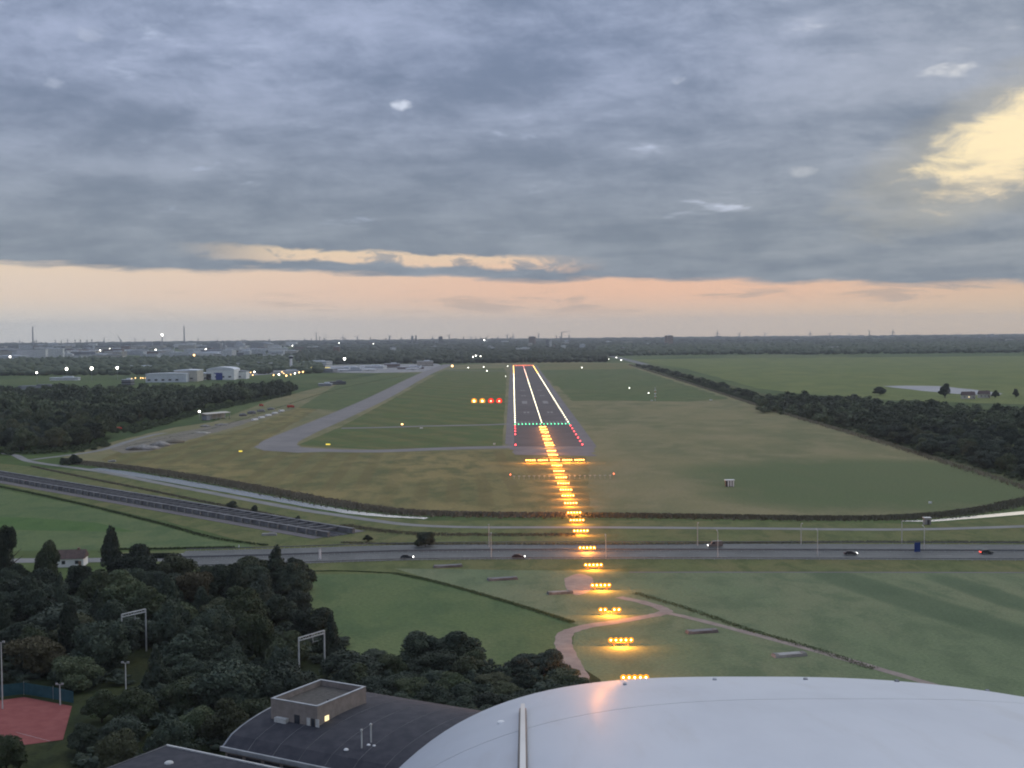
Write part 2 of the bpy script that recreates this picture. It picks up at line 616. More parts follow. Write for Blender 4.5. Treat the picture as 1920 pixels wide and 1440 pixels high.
M['road'] = surf('motorway_asphalt', (0.098, 0.104, 0.10), (0.128, 0.134, 0.128), 0.06, 0.8, detail=6, coord='Pos')
M['lane'] = surf('pale_road_surface', (0.185, 0.185, 0.175), (0.235, 0.23, 0.215), 0.08, 0.9, detail=5, coord='Pos')
M['track'] = surf('brick_track', (0.25, 0.20, 0.175), (0.31, 0.26, 0.22), 0.25, 0.95, detail=5, coord='Pos')
M['apron'] = surf('apron_concrete', (0.21, 0.21, 0.21), (0.28, 0.275, 0.27), 0.02, 0.9, detail=4, coord='Pos')
M['paint'] = surf('worn_white_paint', (0.24, 0.23, 0.22), (0.15, 0.14, 0.14), 0.4, 0.8, coord='Pos')
M['laneline'] = surf('white_road_paint', (0.42, 0.42, 0.41), (0.3, 0.3, 0.29), 0.4, 0.8, coord='Pos')
M['concrete'] = surf('concrete', (0.36, 0.355, 0.34), (0.27, 0.265, 0.25), 0.35, 0.9, bump=0.3)
M['dkconcrete'] = surf('stained_concrete', (0.2, 0.2, 0.205), (0.12, 0.12, 0.125), 0.2, 0.9, bump=0.3)
M['steel'] = surf('galvanised_steel', (0.45, 0.46, 0.47), (0.34, 0.35, 0.36), 2.0, 0.45, 0.6)
M['palesteel'] = surf('pale_painted_steel', (0.62, 0.62, 0.6), (0.5, 0.5, 0.48), 1.0, 0.6)
M['rail'] = surf('weathered_rail', (0.20, 0.205, 0.21), (0.15, 0.155, 0.16), 1.0, 0.6, 0.3)
M['darkmetal'] = surf('dark_metal', (0.05, 0.05, 0.055), (0.08, 0.08, 0.085), 2.0, 0.5, 0.3)
M['orange'] = surf('orange_paint', (0.6, 0.2, 0.04), (0.5, 0.16, 0.04), 2.0, 0.6)
M['glass'] = surf('dark_window_glass', (0.03, 0.035, 0.045), (0.05, 0.055, 0.065), 1.0, 0.12, spec=0.6)
M['white'] = surf('white_wall', (0.84, 0.84, 0.83), (0.74, 0.74, 0.74), 0.15, 0.8)
M['cream'] = surf('cream_wall', (0.55, 0.52, 0.45), (0.45, 0.42, 0.37), 0.15, 0.85)
M['grey'] = surf('grey_wall', (0.28, 0.29, 0.31), (0.22, 0.23, 0.25), 0.15, 0.85, vary=0.35)
M['brown'] = surf('brown_brick_wall', (0.24, 0.16, 0.12), (0.19, 0.13, 0.1), 0.3, 0.9, vary=0.25)
M['blue'] = surf('blue_door', (0.02, 0.05, 0.30), (0.02, 0.04, 0.22), 0.3, 0.6)
M['roofgrey'] = surf('pale_sheet_roof', (0.66, 0.69, 0.73), (0.56, 0.59, 0.63), 0.08, 0.6)
M['darkroof'] = surf('dark_bitumen_roof', (0.035, 0.037, 0.047), (0.055, 0.055, 0.065), 0.5, 0.9, detail=6, bump=0.35)
M['gravelroof'] = surf('gravel_roof', (0.075, 0.07, 0.062), (0.11, 0.1, 0.09), 1.2, 0.95, detail=6, bump=0.4)
M['brick'] = surf('grey_brown_brick', (0.29, 0.25, 0.225), (0.23, 0.195, 0.175), 0.8, 0.9, detail=6, bump=0.3)
M['coping'] = surf('metal_coping', (0.34, 0.36, 0.38), (0.26, 0.28, 0.3), 0.6, 0.5, 0.4)
M['clay'] = surf('red_court_surface', (0.23, 0.062, 0.056), (0.27, 0.082, 0.072), 0.35, 0.95, detail=6)
M['net'] = surf('teal_windbreak', (0.02, 0.07, 0.085), (0.03, 0.09, 0.11), 0.6, 0.8)
M['red'] = surf('red_vehicle_paint', (0.50, 0.045, 0.025), (0.42, 0.035, 0.02), 0.5, 0.45)
M['tyre'] = surf('tyre_rubber', (0.02, 0.02, 0.02), (0.03, 0.03, 0.03), 3.0, 0.9)
M['rubble'] = surf('grey_rubble', (0.28, 0.27, 0.25), (0.17, 0.165, 0.15), 0.6, 0.95, detail=6, bump=0.6)
M['soil'] = surf('bare_soil', (0.20, 0.175, 0.13), (0.14, 0.13, 0.095), 0.1, 0.95, detail=6, coord='Pos')
M['bark'] = surf('bark', (0.07, 0.055, 0.042), (0.045, 0.036, 0.03), 1.5, 0.95, bump=0.4)
M['reed'] = leaf_mat('reed_leaves', (0.16, 0.145, 0.105), (0.20, 0.18, 0.13), (0.14, 0.14, 0.09))
M['leaf'] = leaf_mat('broadleaf_foliage', (0.064, 0.085, 0.046), (0.095, 0.11, 0.06), (0.096, 0.098, 0.058))
M['leafdark'] = leaf_mat('dark_foliage', (0.044, 0.06, 0.044), (0.066, 0.082, 0.054), (0.056, 0.068, 0.052))
M['leafrust'] = leaf_mat('rusty_foliage', (0.10, 0.085, 0.05), (0.12, 0.10, 0.06), (0.085, 0.08, 0.045))
M['farwood'] = leaf_mat('distant_wood', (0.05, 0.067, 0.04), (0.073, 0.088, 0.05), (0.058, 0.069, 0.045))
M['ditchgrass'] = leaf_mat('ditch_grass', (0.085, 0.12, 0.055), (0.11, 0.14, 0.065), (0.09, 0.115, 0.06))
M['sheeting'] = surf('pale_field_sheeting', (0.15, 0.165, 0.195), (0.19, 0.205, 0.23), 0.02, 0.6, coord='Pos')
M['sea'] = None


def water_mat():
    m, T, b = new_mat('ditch_water')
    b.inputs['Base Color'].default_value = (0.06, 0.07, 0.07, 1)
    b.inputs['Roughness'].default_value = 0.16
    b.inputs['Specular IOR Level'].default_value = 1.0
    b.inputs['IOR'].default_value = 1.6
    bn = T.n('ShaderNodeBump')
    bn.inputs['Strength'].default_value = 0.12
    bn.inputs['Distance'].default_value = 0.02
    T.put(bn.inputs['Height'], T.noise(T.n('ShaderNodeNewGeometry').outputs['Position'], 1.2, 3.0))
    T.put(b.inputs['Normal'], bn.outputs[0])
    return m


M['water'] = water_mat()


def nose_mat():
    m, T, b = new_mat('white_aircraft_paint')
    tc = T.n('ShaderNodeTexCoord').outputs['Object']
    x, y, z = T.sep(tc)
    n = T.noise(T.xyz(T.m('MULTIPLY', x, 3.0), y, z), 1.6, 6.0, 0.62)
    streak = T.noise(T.xyz(T.m('MULTIPLY', x, 14.0), T.m('MULTIPLY', y, 1.6), z), 1.5, 5.0, 0.65)
    col = T.mix(T.ss(n, 0.42, 0.75), (0.45, 0.49, 0.55), (0.41, 0.445, 0.50))
    col = T.mix(T.m('MULTIPLY', T.ss(streak, 0.5, 0.75), 0.55), col, (0.38, 0.40, 0.43))
    T.put(b.inputs['Base Color'], col)
    T.put(b.inputs['Roughness'], T.m('ADD', 0.42, T.m('MULTIPLY', n, 0.18)))
    b.inputs['Specular IOR Level'].default_value = 0.35
    b.inputs['Coat Weight'].default_value = 0.06
    T.put(b.inputs['Coat Roughness'], T.m('ADD', 0.16, T.m('MULTIPLY', T.ss(n, 0.4, 0.8), 0.08)))
    return m


M['nose'] = nose_mat()
# lamps
M['L_amber'] = glow('amber_approach_lamp', (1.0, 0.56, 0.16), 28.0, False)
M['L_dish'] = glow('amber_reflector', (1.0, 0.34, 0.025), 1.5, False)  # for glowing discs that imitate the bloom round a lamp
M['L_redglass'] = glow('red_lamp_glass', (1.0, 0.02, 0.01), 1.6, False)  # red version of the imitated bloom, for the slope lights
M['L_white'] = glow('warm_white_runway_lamp', (1.0, 0.90, 0.62), 7.0, False)
M['L_yellow'] = glow('yellow_runway_lamp', (1.0, 0.62, 0.16), 7.0, False)
M['L_red'] = glow('red_runway_lamp', (1.0, 0.06, 0.07), 9.0, False)
M['L_pink'] = glow('pink_red_runway_lamp', (1.0, 0.30, 0.28), 6.0, False)
M['L_endred'] = glow('orange_red_end_lamp', (1.0, 0.16, 0.07), 9.0, False)
M['L_green'] = glow('green_threshold_lamp', (0.12, 1.0, 0.45), 4.0, False)
M['L_papiw'] = glow('white_slope_lamp', (1.0, 0.66, 0.25), 9.0, False)
M['L_papir'] = glow('red_slope_lamp', (1.0, 0.10, 0.06), 14.0, False)
M['L_flood'] = glow('floodlight_lamp', (1.0, 0.96, 0.85), 12.0, False)
M['L_street'] = glow('orange_apron_lamp', (1.0, 0.58, 0.22), 6.0, False)
M['L_sign'] = glow('yellow_lit_sign', (1.0, 0.78, 0.12), 1.1, False)
M['L_window'] = glow('lit_window', (1.0, 0.78, 0.42), 1.6, False)
M['L_head'] = glow('headlamp', (1.0, 0.97, 0.9), 8.0, False)
M['L_tail'] = glow('tail_lamp', (1.0, 0.08, 0.05), 5.0, False)

# ================================================================== THE SETTING
ground = MB().add([(-26000, -3000, 0), (26000, -3000, 0), (26000, 16500, 0), (-26000, 16500, 0)], [(0, 1, 2, 3)]).build('ground', M['ground'], kind='structure')

GC = G(1016.5, 796)               # threshold centre
RX = GC.x                         # the runway's axis
THR = 1110.0
RW_END = THR + 1990.0
RW_START = 897.0

# grass of the airfield and the fields round it
sheet('airfield_grass', [g2(*p) for p in [(115, 858), (400, 907), (640, 947), (760, 962), (900, 967), (1200, 969), (1430, 974), (1740, 973), (1850, 962), (1935, 940), (1935, 918),
      (1780, 866), (1640, 822), (1500, 781), (1420, 756), (1290, 716), (1180, 681), (1000, 677), (830, 686), (640, 716), (520, 746), (400, 791), (330, 801), (220, 826)]], 0.02, M['right_dry'], 0.8)
sheet('dry_grass', [g2(*p) for p in [(190, 862), (400, 905), (640, 945), (760, 960), (1000, 965), (1110, 966), (1100, 860), (1075, 842), (955, 843), (700, 849), (540, 848), (470, 842), (540, 800), (600, 765), (560, 762), (470, 800), (420, 812), (330, 826), (240, 840)]], 0.04, M['dry'], 1.5)
sheet('infield_grass', [g2(*p) for p in [(555, 836), (640, 800), (720, 757), (835, 693), (945, 690), (950, 700), (942, 836), (700, 843)]], 0.05, M['infield'], 0.5)
sheet('infield_grass', [g2(*p) for p in [(640, 716), (720, 700), (830, 699), (770, 708), (640, 770), (560, 765)]], 0.05, M['far_green'], 0.5)
sheet('far_grass', [g2(*p) for p in [(1006, 693), (1195, 692), (1365, 748), (1290, 753), (1120, 751), (1075, 752)]], 0.05, M['far_green'], 4.0, 25)
sheet('far_grass', [g2(*p) for p in [(1003, 682), (1180, 682), (1196, 692), (1010, 694)]], 0.06, M['far_brown'], 4.0, 25)
sheet('scrub_ground', [g2(*p) for p in [(1180, 683), (1290, 717), (1420, 757), (1500, 782), (1640, 823), (1780, 867), (1960, 922), (1990, 870), (1850, 830), (1640, 790), (1420, 735), (1230, 686)]], 0.03, M['verge_dark'], 1.0)
# polder beyond the right-hand tree belt
sheet('meadow', [g2(*p) for p in [(1180, 674), (1400, 671), (1600, 670), (1990, 667), (1990, 760), (1700, 752), (1500, 738), (1420, 728), (1290, 692)]], 0.02, M['polder'], 3.0, 60)
sheet('sheeted_field', [g2(*p) for p in [(1655, 724), (1700, 723), (1760, 724), (1830, 731), (1880, 738), (1870, 742), (1800, 739), (1730, 733)]], 0.06, M['sheeting'], 1.5, 20)
# nearer fields
sheet('bright_meadow', [g2(*p) for p in [(-80, 905), (0, 917), (150, 948), (300, 985), (400, 1013), (480, 1024), (440, 1028), (200, 1032), (-80, 1034)]], 0.03, M['bright_field'], 0.5)
sheet('dark_meadow', [g2(*p) for p in [(-60, 968), (60, 971), (180, 980), (255, 997), (150, 996), (-60, 992)]], 0.05, M['dark_field'], 0.5)
sheet('road_verge', [g2(*p) for p in [(-80, 862), (180, 886), (400, 920), (640, 966), (800, 976), (1200, 976), (1740, 982), (1990, 962), (1990, 1090), (1200, 1090), (560, 1076), (200, 1066), (200, 1036), (470, 1028), (470, 1018), (300, 975), (0, 908), (-80, 895)]], 0.025, M['verge'], 0.4)
sheet('pasture', [g2(*p) for p in [(540, 1078), (735, 1076), (860, 1104), (1085, 1172), (1040, 1300), (760, 1300), (560, 1300)]], 0.035, M['bright_field'], 0.4)
sheet('pasture', [g2(*p) for p in [(740, 1066), (1200, 1072), (1990, 1075), (1990, 1440), (1040, 1440), (1040, 1300), (1085, 1172), (860, 1102)]], 0.035, M['pasture'], 0.4)
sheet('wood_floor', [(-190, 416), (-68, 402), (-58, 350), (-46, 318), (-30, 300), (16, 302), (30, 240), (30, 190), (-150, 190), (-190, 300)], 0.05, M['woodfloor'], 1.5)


# runway ------------------------------------------------------------
def rect(x0, x1, y0, y1):
    return [(RX + x0, y0), (RX + x1, y0), (RX + x1, y1), (RX + x0, y1)]


sheet('runway_shoulder', [(RX - 31, RW_START + 20), (RX + 33, RW_START - 6), (RX + 33, RW_END + 20), (RX - 31, RW_END + 20)], 0.08, M['shoulder'])
sheet('blast_pad', [(RX - 24, RW_START - 60), (RX + 27, RW_START - 75), (RX + 31, RW_START - 6), (RX - 30, RW_START + 20)], 0.07, M['shoulder'], 2.0, 6)
runway = sheet('runway', rect(-24.5, 24.5, RW_START, RW_END), 0.12, M['asphalt'])
mk = 0
for s in (-1, 1):
    for k in range(6):
        sheet('runway_marking', rect(s * (3.5 + k * 3.3), s * (5.3 + k * 3.3), THR + 8, THR + 38), 0.14, M['paint'], parent=runway)
    sheet('runway_marking', rect(s * 9, s * 15, THR + 330, THR + 385), 0.14, M['paint'], parent=runway)
    for yy in (160, 500, 650):
        for q in range(2):
            sheet('runway_marking', rect(s * (9 + q * 3.4), s * (11.2 + q * 3.4), THR + yy, THR + yy + 22), 0.14, M['paint'], parent=runway)
    sheet('runway_marking', rect(s * 22.2, s * 23.1, THR, RW_END - 2), 0.14, M['paint'], parent=runway)
sheet('runway_marking', rect(-23, 23, THR - 3, THR - 1.2), 0.14, M['paint'], parent=runway)
for k in range(30):
    sheet('runway_marking', rect(-0.5, 0.5, THR + 70 + k * 60, THR + 100 + k * 60), 0.14, M['paint'], parent=runway)

# taxiway with its loop at the runway's near end
tx = sm([g2(*p) for p in [(842, 683), (795, 702), (718, 742), (640, 778), (562, 811), (522, 829), (530, 838), (580, 843), (700, 846), (840, 841), (962, 838)]], 10)
vsw = []
strip('taxiway', tx[:46], 27, 0.09, M['taxiway'])
strip('taxiway', tx[44:62], 26, 0.094, M['taxiway'])
strip('taxiway', tx[60:], 19, 0.098, M['taxiway'])
sheet('taxiway_fillet', [g2(*p) for p in [(476, 838), (500, 830), (560, 812), (585, 815), (560, 828), (556, 836), (575, 843), (640, 846), (560, 849), (495, 845)]], 0.102, M['taxiway'], 0.3)
strip('taxiway', sm([g2(*p) for p in [(640, 803), (700, 802), (800, 799), (900, 797), (957, 795)]], 5), 12, 0.088, M['taxiway'])
strip('taxiway', sm([g2(*p) for p in [(838, 694), (880, 695), (955, 696)]], 4), 18, 0.088, M['shoulder'])
sheet('apron', [g2(*p) for p in [(560, 698), (700, 699.5), (800, 697), (835, 688), (820, 682), (640, 684), (480, 690), (380, 700), (420, 708)]], 0.07, M['apron'])

# roads --------------------------------------------------------------
mw = sm([g2(*p) for p in [(-60, 1052), (230, 1050), (500, 1044), (760, 1036), (1000, 1034), (1400, 1034), (1990, 1036)]], 8)
mw_right = [p for p in mw if p.x > -125]
motorway = strip('motorway', mw_right, 33, 0.10, M['road'])
strip('access_road', [p for p in mw if p.x < -118], 9, 0.098, M['lane'])
strip('access_road', sm([g2(*p) for p in [(200, 1043), (330, 1041), (470, 1036), (560, 1033)]], 4), 7, 0.07, M['lane'])
for off, dash in ((-15, 0), (-11.4, 1), (-7.8, 1), (-3.6, 0), (3.6, 0), (7.8, 1), (11.4, 1), (15, 0)):
    mb = MB()
    for i in range(len(mw_right) - 1):
        a, b = mw_right[i], mw_right[i + 1]
        t = (b - a).normalized()
        nn = Vector((-t.y, t.x))
        L = (b - a).length
        q = 0.0
        while q < L:
            e = min(L, q + (3.0 if dash else L))
            p0, p1 = a + t * q + nn * off, a + t * e + nn * off
            w = nn * 0.09
            mb.add([(p0 - w).to_3d() + Vector((0, 0, .13)), (p1 - w).to_3d() + Vector((0, 0, .13)), (p1 + w).to_3d() + Vector((0, 0, .13)), (p0 + w).to_3d() + Vector((0, 0, .13))], [(0, 1, 2, 3)])
            q += 12.0 if dash else L + 1
    mb.build('lane_marking', M['laneline'], motorway)

strip('service_road', sm([g2(*p) for p in [(-60, 848), (20, 852), (60, 866), (180, 883), (300, 906), (420, 929), (560, 955), (640, 967), (700, 976), (780, 985), (900, 989), (1100, 989), (1400, 991), (1700, 993), (1990, 985)]], 6), 5.5, 0.08, M['lane'])
strip('service_road', sm([g2(*p) for p in [(60, 862), (180, 846), (240, 828), (290, 815), (310, 812)]], 5), 6.0, 0.076, M['lane'])
strip('ditch_water', sm([g2(*p) for p in [(170, 879), (260, 891), (400, 915), (520, 937), (640, 958), (720, 967), (800, 972)]], 6), 13, 0.06, M['water'], amp=0.6, w1=4)
strip('ditch_water', sm([g2(*p) for p in [(1690, 977), (1745, 976.5), (1800, 972), (1870, 966), (1990, 955)]], 6), 3.0, 0.06, M['water'], w1=8.0)
strip('field_track', sm([g2(*p) for p in [(1120, 1430), (1100, 1330), (1085, 1270), (1062, 1225), (1058, 1192), (1095, 1176), (1170, 1164), (1235, 1152), (1248, 1145), (1215, 1132), (1160, 1120)]], 8), 5.0, 0.07, M['track'], amp=0.3, w1=3.2)
strip('field_track', sm([g2(*p) for p in [(1235, 1147), (1290, 1158), (1400, 1186), (1520, 1218), (1660, 1258), (1800, 1300)]], 5), 2.6, 0.074, M['track'], amp=0.2)
sheet('track_yard', [g2(*p) for p in [(1032, 1240), (1062, 1222), (1075, 1245), (1110, 1290), (1130, 1340), (1060, 1340), (1040, 1290)]], 0.066, M['track'], 0.5, 4)
sheet('track_yard', [p[:2] for p in sm([g2(*p) for p in [(1058, 1085), (1085, 1076), (1112, 1085), (1106, 1108), (1080, 1116), (1062, 1104), (1058, 1086)]], 4)[:-1]], 0.066, M['track'], 0.3, 2)
strip('field_path', sm([g2(*p) for p in [(1180, 1073), (1500, 1073), (1990, 1074)]], 4), 1.6, 0.07, M['shoulder'], amp=0.2)
sheet('bare_ground', [g2(*p) for p in [(205, 842), (250, 828), (330, 812), (390, 800), (470, 785), (540, 768), (560, 762), (520, 776), (440, 800), (380, 818), (330, 832), (280, 846), (230, 850)]], 0.06, M['soil'], 1.2)

# haze: the air of the place
hz = MB().box((0, 6750, 124), (53000, 19800, 250)).build('haze', bpy.data.materials.new('evening_haze'), kind='stuff')
hm = hz.data.materials[0]
hm.use_nodes = True
HT = NT(hm.node_tree)
ho = HT.n('ShaderNodeOutputMaterial')
hv = HT.n('ShaderNodeVolumePrincipled')
hv.inputs['Color'].default_value = (0.86, 0.92, 1.0, 1)
hv.inputs['Density'].default_value = 4.2e-5
hv.inputs['Anisotropy'].default_value = 0.2
HT.t.links.new(hv.outputs[0], ho.inputs['Volume'])

# ================================================================== TREES
def ico(sub=1):
    bm = bmesh.new()
    bmesh.ops.create_icosphere(bm, subdivisions=sub, radius=1.0)
    V = np.array([v.co[:] for v in bm.verts])
    F = np.array([[v.index for v in f.verts] for f in bm.faces])
    bm.free()
    return V, F


ICO1, ICO2 = ico(1), ico(2)


def crown_template(nl, nleaf, leaf, shape='round', seed=0, core=True):
    """leafy crown in a unit box (radius 0.5, height 1): lobes covered with small leaf faces"""
    r = np.random.default_rng(seed)
    lobes = []
    for i in range(nl):
        if shape == 'poplar':
            h = (i + 0.5) / nl
            rad = 0.30 * math.sin(math.pi * (0.12 + 0.8 * h)) ** 0.7
            a = r.uniform(0, 6.28)
            lobes.append((0.14 * math.cos(a) * (1 - h), 0.14 * math.sin(a) * (1 - h), 0.06 + 0.88 * h, rad, 0.13))
        elif shape == 'cone':
            h = (i + 0.5) / nl
            a = r.uniform(0, 6.28)
            d = 0.30 * (1 - h) * r.uniform(0.4, 1)
            lobes.append((d * math.cos(a), d * math.sin(a), 0.08 + 0.84 * h, 0.26 * (1 - h) + 0.07, 0.14))
        else:
            if i == 0:
                lobes.append((0, 0, 0.42, 0.33, 0.40))
                continue
            a = r.uniform(0, 6.28)
            u = r.uniform(0.0, 1.0)
            d = 0.36 * math.sqrt(u)
            zz = 0.16 + 0.70 * r.uniform(0, 1) * (1 - 0.5 * u)
            rad = r.uniform(0.12, 0.23)
            lobes.append((d * math.cos(a), d * math.sin(a), zz, rad, rad * r.uniform(0.75, 1.0)))
    Vs, Fs, o = [], [], 0
    if core:
        for (x, y, z, rad, rz_) in lobes:
            V, F = ICO1
            k = 0.80 + 0.16 * r.standard_normal((len(V), 1)).clip(-1, 1)
            Vs.append(V * np.array([rad, rad, rz_]) * k + np.array([x, y, z]))
            Fs.append(F + o)
            o += len(V)
    L = np.array(lobes)
    w = L[:, 3] ** 2
    idx = r.choice(len(L), nleaf, p=w / w.sum())
    d = r.standard_normal((nleaf, 3))
    d /= np.linalg.norm(d, axis=1, keepdims=True)
    low = d[:, 2] < -0.45
    d[low, 2] *= -1
    c = L[idx, :3] + d * L[idx][:, [3, 3, 4]] * r.uniform(0.80, 1.10, (nleaf, 1))
    nrm = d + 0.75 * r.standard_normal((nleaf, 3))
    nrm /= np.linalg.norm(nrm, axis=1, keepdims=True)
    t = np.cross(nrm, r.standard_normal((nleaf, 3)))
    t /= np.linalg.norm(t, axis=1, keepdims=True) + 1e-9
    b = np.cross(nrm, t)
    s = leaf * r.uniform(0.6, 1.35, (nleaf, 1))
    q = np.stack([c - t * s, c + b * s * 0.62, c + t * s, c - b * s * 0.62], 1).reshape(-1, 3)
    i4 = np.arange(nleaf)[:, None] * 4 + o
    Fs.append(np.concatenate([i4 + [0, 1, 2], i4 + [0, 2, 3]]))
    Vs.append(q)
    return np.concatenate(Vs), np.concatenate(Fs)


CROWNS = {}
for nm, mt in (('leaf', M['leaf']), ('leafdark', M['leafdark']), ('leafrust', M['leafrust'])):
    CROWNS[nm] = []
    for k in range(5 if nm != 'leafrust' else 2):
        V, F = crown_template(12 + k * 3, 8500, 0.026, 'round', 100 + k)
        CROWNS[nm].append(np_mesh('crown', V, F, mt))
V, F = crown_template(12, 4200, 0.030, 'poplar', 51)
CROWNS['poplar'] = [np_mesh('crown', V, F, M['leafdark'])]
V, F = crown_template(14, 4200, 0.028, 'cone', 52)
CROWNS['cone'] = [np_mesh('crown', V, F, M['leafdark'])]


def trunk_mesh():
    mb = MB()
    mb.tube((0, 0, -0.02), (0, 0, 0.5), 0.030, 0.020, 9)
    mb.tube((0, 0, 0.45), (0.02, 0.01, 0.85), 0.020, 0.006, 7)
    for k in range(6):
        a = k * 1.05 + 0.3
        z0 = 0.26 + 0.06 * k
        mb.tube((0, 0, z0), (0.24 * math.cos(a), 0.24 * math.sin(a), z0 + 0.2), 0.011, 0.003, 5)
    return mb.mesh('trunk', M['bark'], True)


TRUNK = trunk_mesh()


def tree(x, y, h, w, label, kind='leaf', group=None, name='broadleaf_tree', cat='tree', var=None):
    t = thing(name, label, cat, (x, y, 0), random.uniform(0, 6.28), group)
    ms = CROWNS[kind]
    low = 0.03 if cat == 'tree' else 0.0
    put('trunk', TRUNK, t, scale=(h, h, h * 0.9))
    put('crown', ms[random.randrange(len(ms)) if var is None else var % len(ms)], t, loc=(0, 0, h * low), scale=(w, w, h * (1 - low)))
    return t


def tree_px(px, top, D, w, label, kind='leaf', **kw):
    p = AT(px, top, D)
    return tree(p.x, p.y, max(2.5, p.z), w, label, kind, **kw)


def inpoly(x, y, poly):
    c = False
    n = len(poly)
    for i in range(n):
        x0, y0 = poly[i]
        x1, y1 = poly[(i + 1) % n]
        if (y0 > y) != (y1 > y) and x < (x1 - x0) * (y - y0) / (y1 - y0) + x0:
            c = not c
    return c


def scatter(poly, spacing, n=6000, taken=None, keep=None):
    xs = [p[0] for p in poly]
    ys = [p[1] for p in poly]
    pts = [] if taken is None else taken
    cell = {}
    for p in pts:
        cell.setdefault((int(p[0] // spacing), int(p[1] // spacing)), []).append(p)
    out = []
    for _ in range(n):
        x = random.uniform(min(xs), max(xs))
        y = random.uniform(min(ys), max(ys))
        if not inpoly(x, y, poly) or (keep and not keep(x, y)):
            continue
        cx, cyy = int(x // spacing), int(y // spacing)
        if any((x - q[0]) ** 2 + (y - q[1]) ** 2 < spacing ** 2 for i in (-1, 0, 1) for j in (-1, 0, 1) for q in cell.get((cx + i, cyy + j), ())):
            continue
        cell.setdefault((cx, cyy), []).append((x, y))
        out.append((x, y))
    return out


def merge_trees(name, specs, templates, mat, label, cat=None):
    """many trees that read as one mass: one mesh"""
    Vs, Fs, o = [], [], 0
    for (x, y, w, h) in specs:
        V, F = templates[random.randrange(len(templates))]
        a = random.uniform(0, 6.28)
        ca, sa = math.cos(a), math.sin(a)
        X = V[:, 0] * ca - V[:, 1] * sa
        Y = V[:, 0] * sa + V[:, 1] * ca
        Vs.append(np.stack([X * w + x, Y * w + y, V[:, 2] * h], 1))
        Fs.append(F + o)
        o += len(V)
    me = np_mesh(name, np.concatenate(Vs), np.concatenate(Fs), mat)
    return put(name, me, label=label, cat=cat, kind='stuff')


MID_T = [crown_template(9, 260, 0.062, 'round', 300 + k) for k in range(6)]
FAR_T = []
for k in range(6):
    r_ = np.random.default_rng(400 + k)
    V, F = ICO1
    V = V * (1 + 0.22 * r_.standard_normal((len(V), 1)).clip(-1.5, 1.5)) * np.array([0.5, 0.5, 0.55]) + np.array([0, 0, 0.45])
    FAR_T.append((V, F))

# foreground wood ------------------------------------------------------
COURT = [(-130, 292), (-82, 286), (-84, 244), (-130, 250)]
HALL = [(-66, 214), (-62, 226), (-54, 230), (-34, 262), (18, 234), (-6, 190), (-66, 195)]
taken = []


def fg(px, top, D, w, label, kind='leaf', **kw):
    t = tree_px(px, top, D, w, label, kind, **kw)
    taken.append((t.location.x, t.location.y))
    return t


fg(208, 990, 408, 9.5, 'tall narrow poplar-like tree rising above the wood in front of the meadow', 'poplar', name='poplar_tree')
fg(6, 962, 398, 8.0, 'dark tree at the left edge standing above the bright meadow', 'leafdark', var=1)
fg(88, 1008, 404, 9.0, 'round olive tree in front of the small house', 'leaf', var=2)
fg(520, 1022, 388, 14.0, 'tallest pointed tree at the right end of the wood beside the motorway', 'cone', name='conifer')
fg(549, 1046, 380, 11.5, 'broad grey-green tree just right of the tallest pointed tree', 'leafdark', var=3)
fg(482, 1056, 385, 9.0, 'dark round tree just left of the tallest pointed tree', 'leafdark', var=0)
fg(330, 1068, 392, 10.5, 'wide round dark tree in the middle of the wood near the hedge', 'leafdark', var=4)
fg(252, 1072, 394, 8.0, 'smaller bushy tree right of the narrow poplar', 'leaf', var=0)
fg(404, 1074, 396, 9.0, 'low round tree between the wide round tree and the pointed tree', 'leafdark', var=2)
fg(150, 1050, 394, 9.0, 'rounded tree in front of the brown roofed house', 'leafdark', var=1)
fg(35, 1052, 386, 10.0, 'broad dark tree below the meadow near the left edge', 'leafdark', var=2)
fg(590, 1150, 350, 5.5, 'rusty brown shrub-like tree at the edge of the pasture', 'leafrust', var=0)
fg(556, 1100, 362, 9.5, 'tall dense tree on the wood edge next to the pasture', 'leafdark', var=4)
fg(485, 1165, 325, 10.5, 'large rounded tree with olive lit top beside the near gantry', 'leaf', var=3)
fg(548, 1185, 318, 8.5, 'olive tree directly left of the near overhead gantry', 'leaf', var=1)
fg(395, 1150, 332, 10.0, 'grey-green tree in the middle of the wood with a lit top', 'leaf', var=4)
fg(430, 1240, 282, 9.0, 'brownish thin-leaved tree standing just behind the brick tower', 'leafrust', var=1)
fg(355, 1225, 290, 10.0, 'dark tree behind the flat grey roof and left of the brown tree', 'leafdark', var=0)
fg(190, 1290, 262, 9.0, 'olive-brown tree to the right of the red court', 'leaf', var=0)
fg(255, 1285, 262, 9.5, 'grey-green tree between the red court and the dark roofs', 'leaf', var=2)
fg(160, 1350, 243, 7.5, 'dark bushy tree at the near corner of the red court', 'leafdark', var=3)
fg(225, 1335, 246, 9.0, 'dark tree in front of the thin lamp pole near the flat roof', 'leafdark', var=1)
fg(10, 1365, 232, 7.5, 'green tree in the bottom left corner below the red court', 'leaf', var=4)
fg(782, 1178, 308, 11.5, 'left half of the big dark bush pair standing alone at the pasture edge', 'leafdark', var=2, cat='bush', name='bush')
fg(815, 1215, 298, 12.5, 'low dark bush in front of the lone bush pair', 'leafdark', var=1, cat='bush', name='bush')
fg(850, 1180, 306, 13.5, 'big round dark bush standing alone at the near edge of the pasture', 'leafdark', var=0, cat='bush', name='bush')
fg(985, 1224, 302, 10.5, 'dark rounded tree beside the brick track, left of the approach lights', 'leafdark', var=3)
fg(640, 1195, 326, 6.0, 'narrow dark tree behind the post of the near gantry', 'leafdark', var=1)
fg(700, 1230, 312, 7.0, 'low dark tree between the gantry and the big lone bush', 'leafdark', var=4)

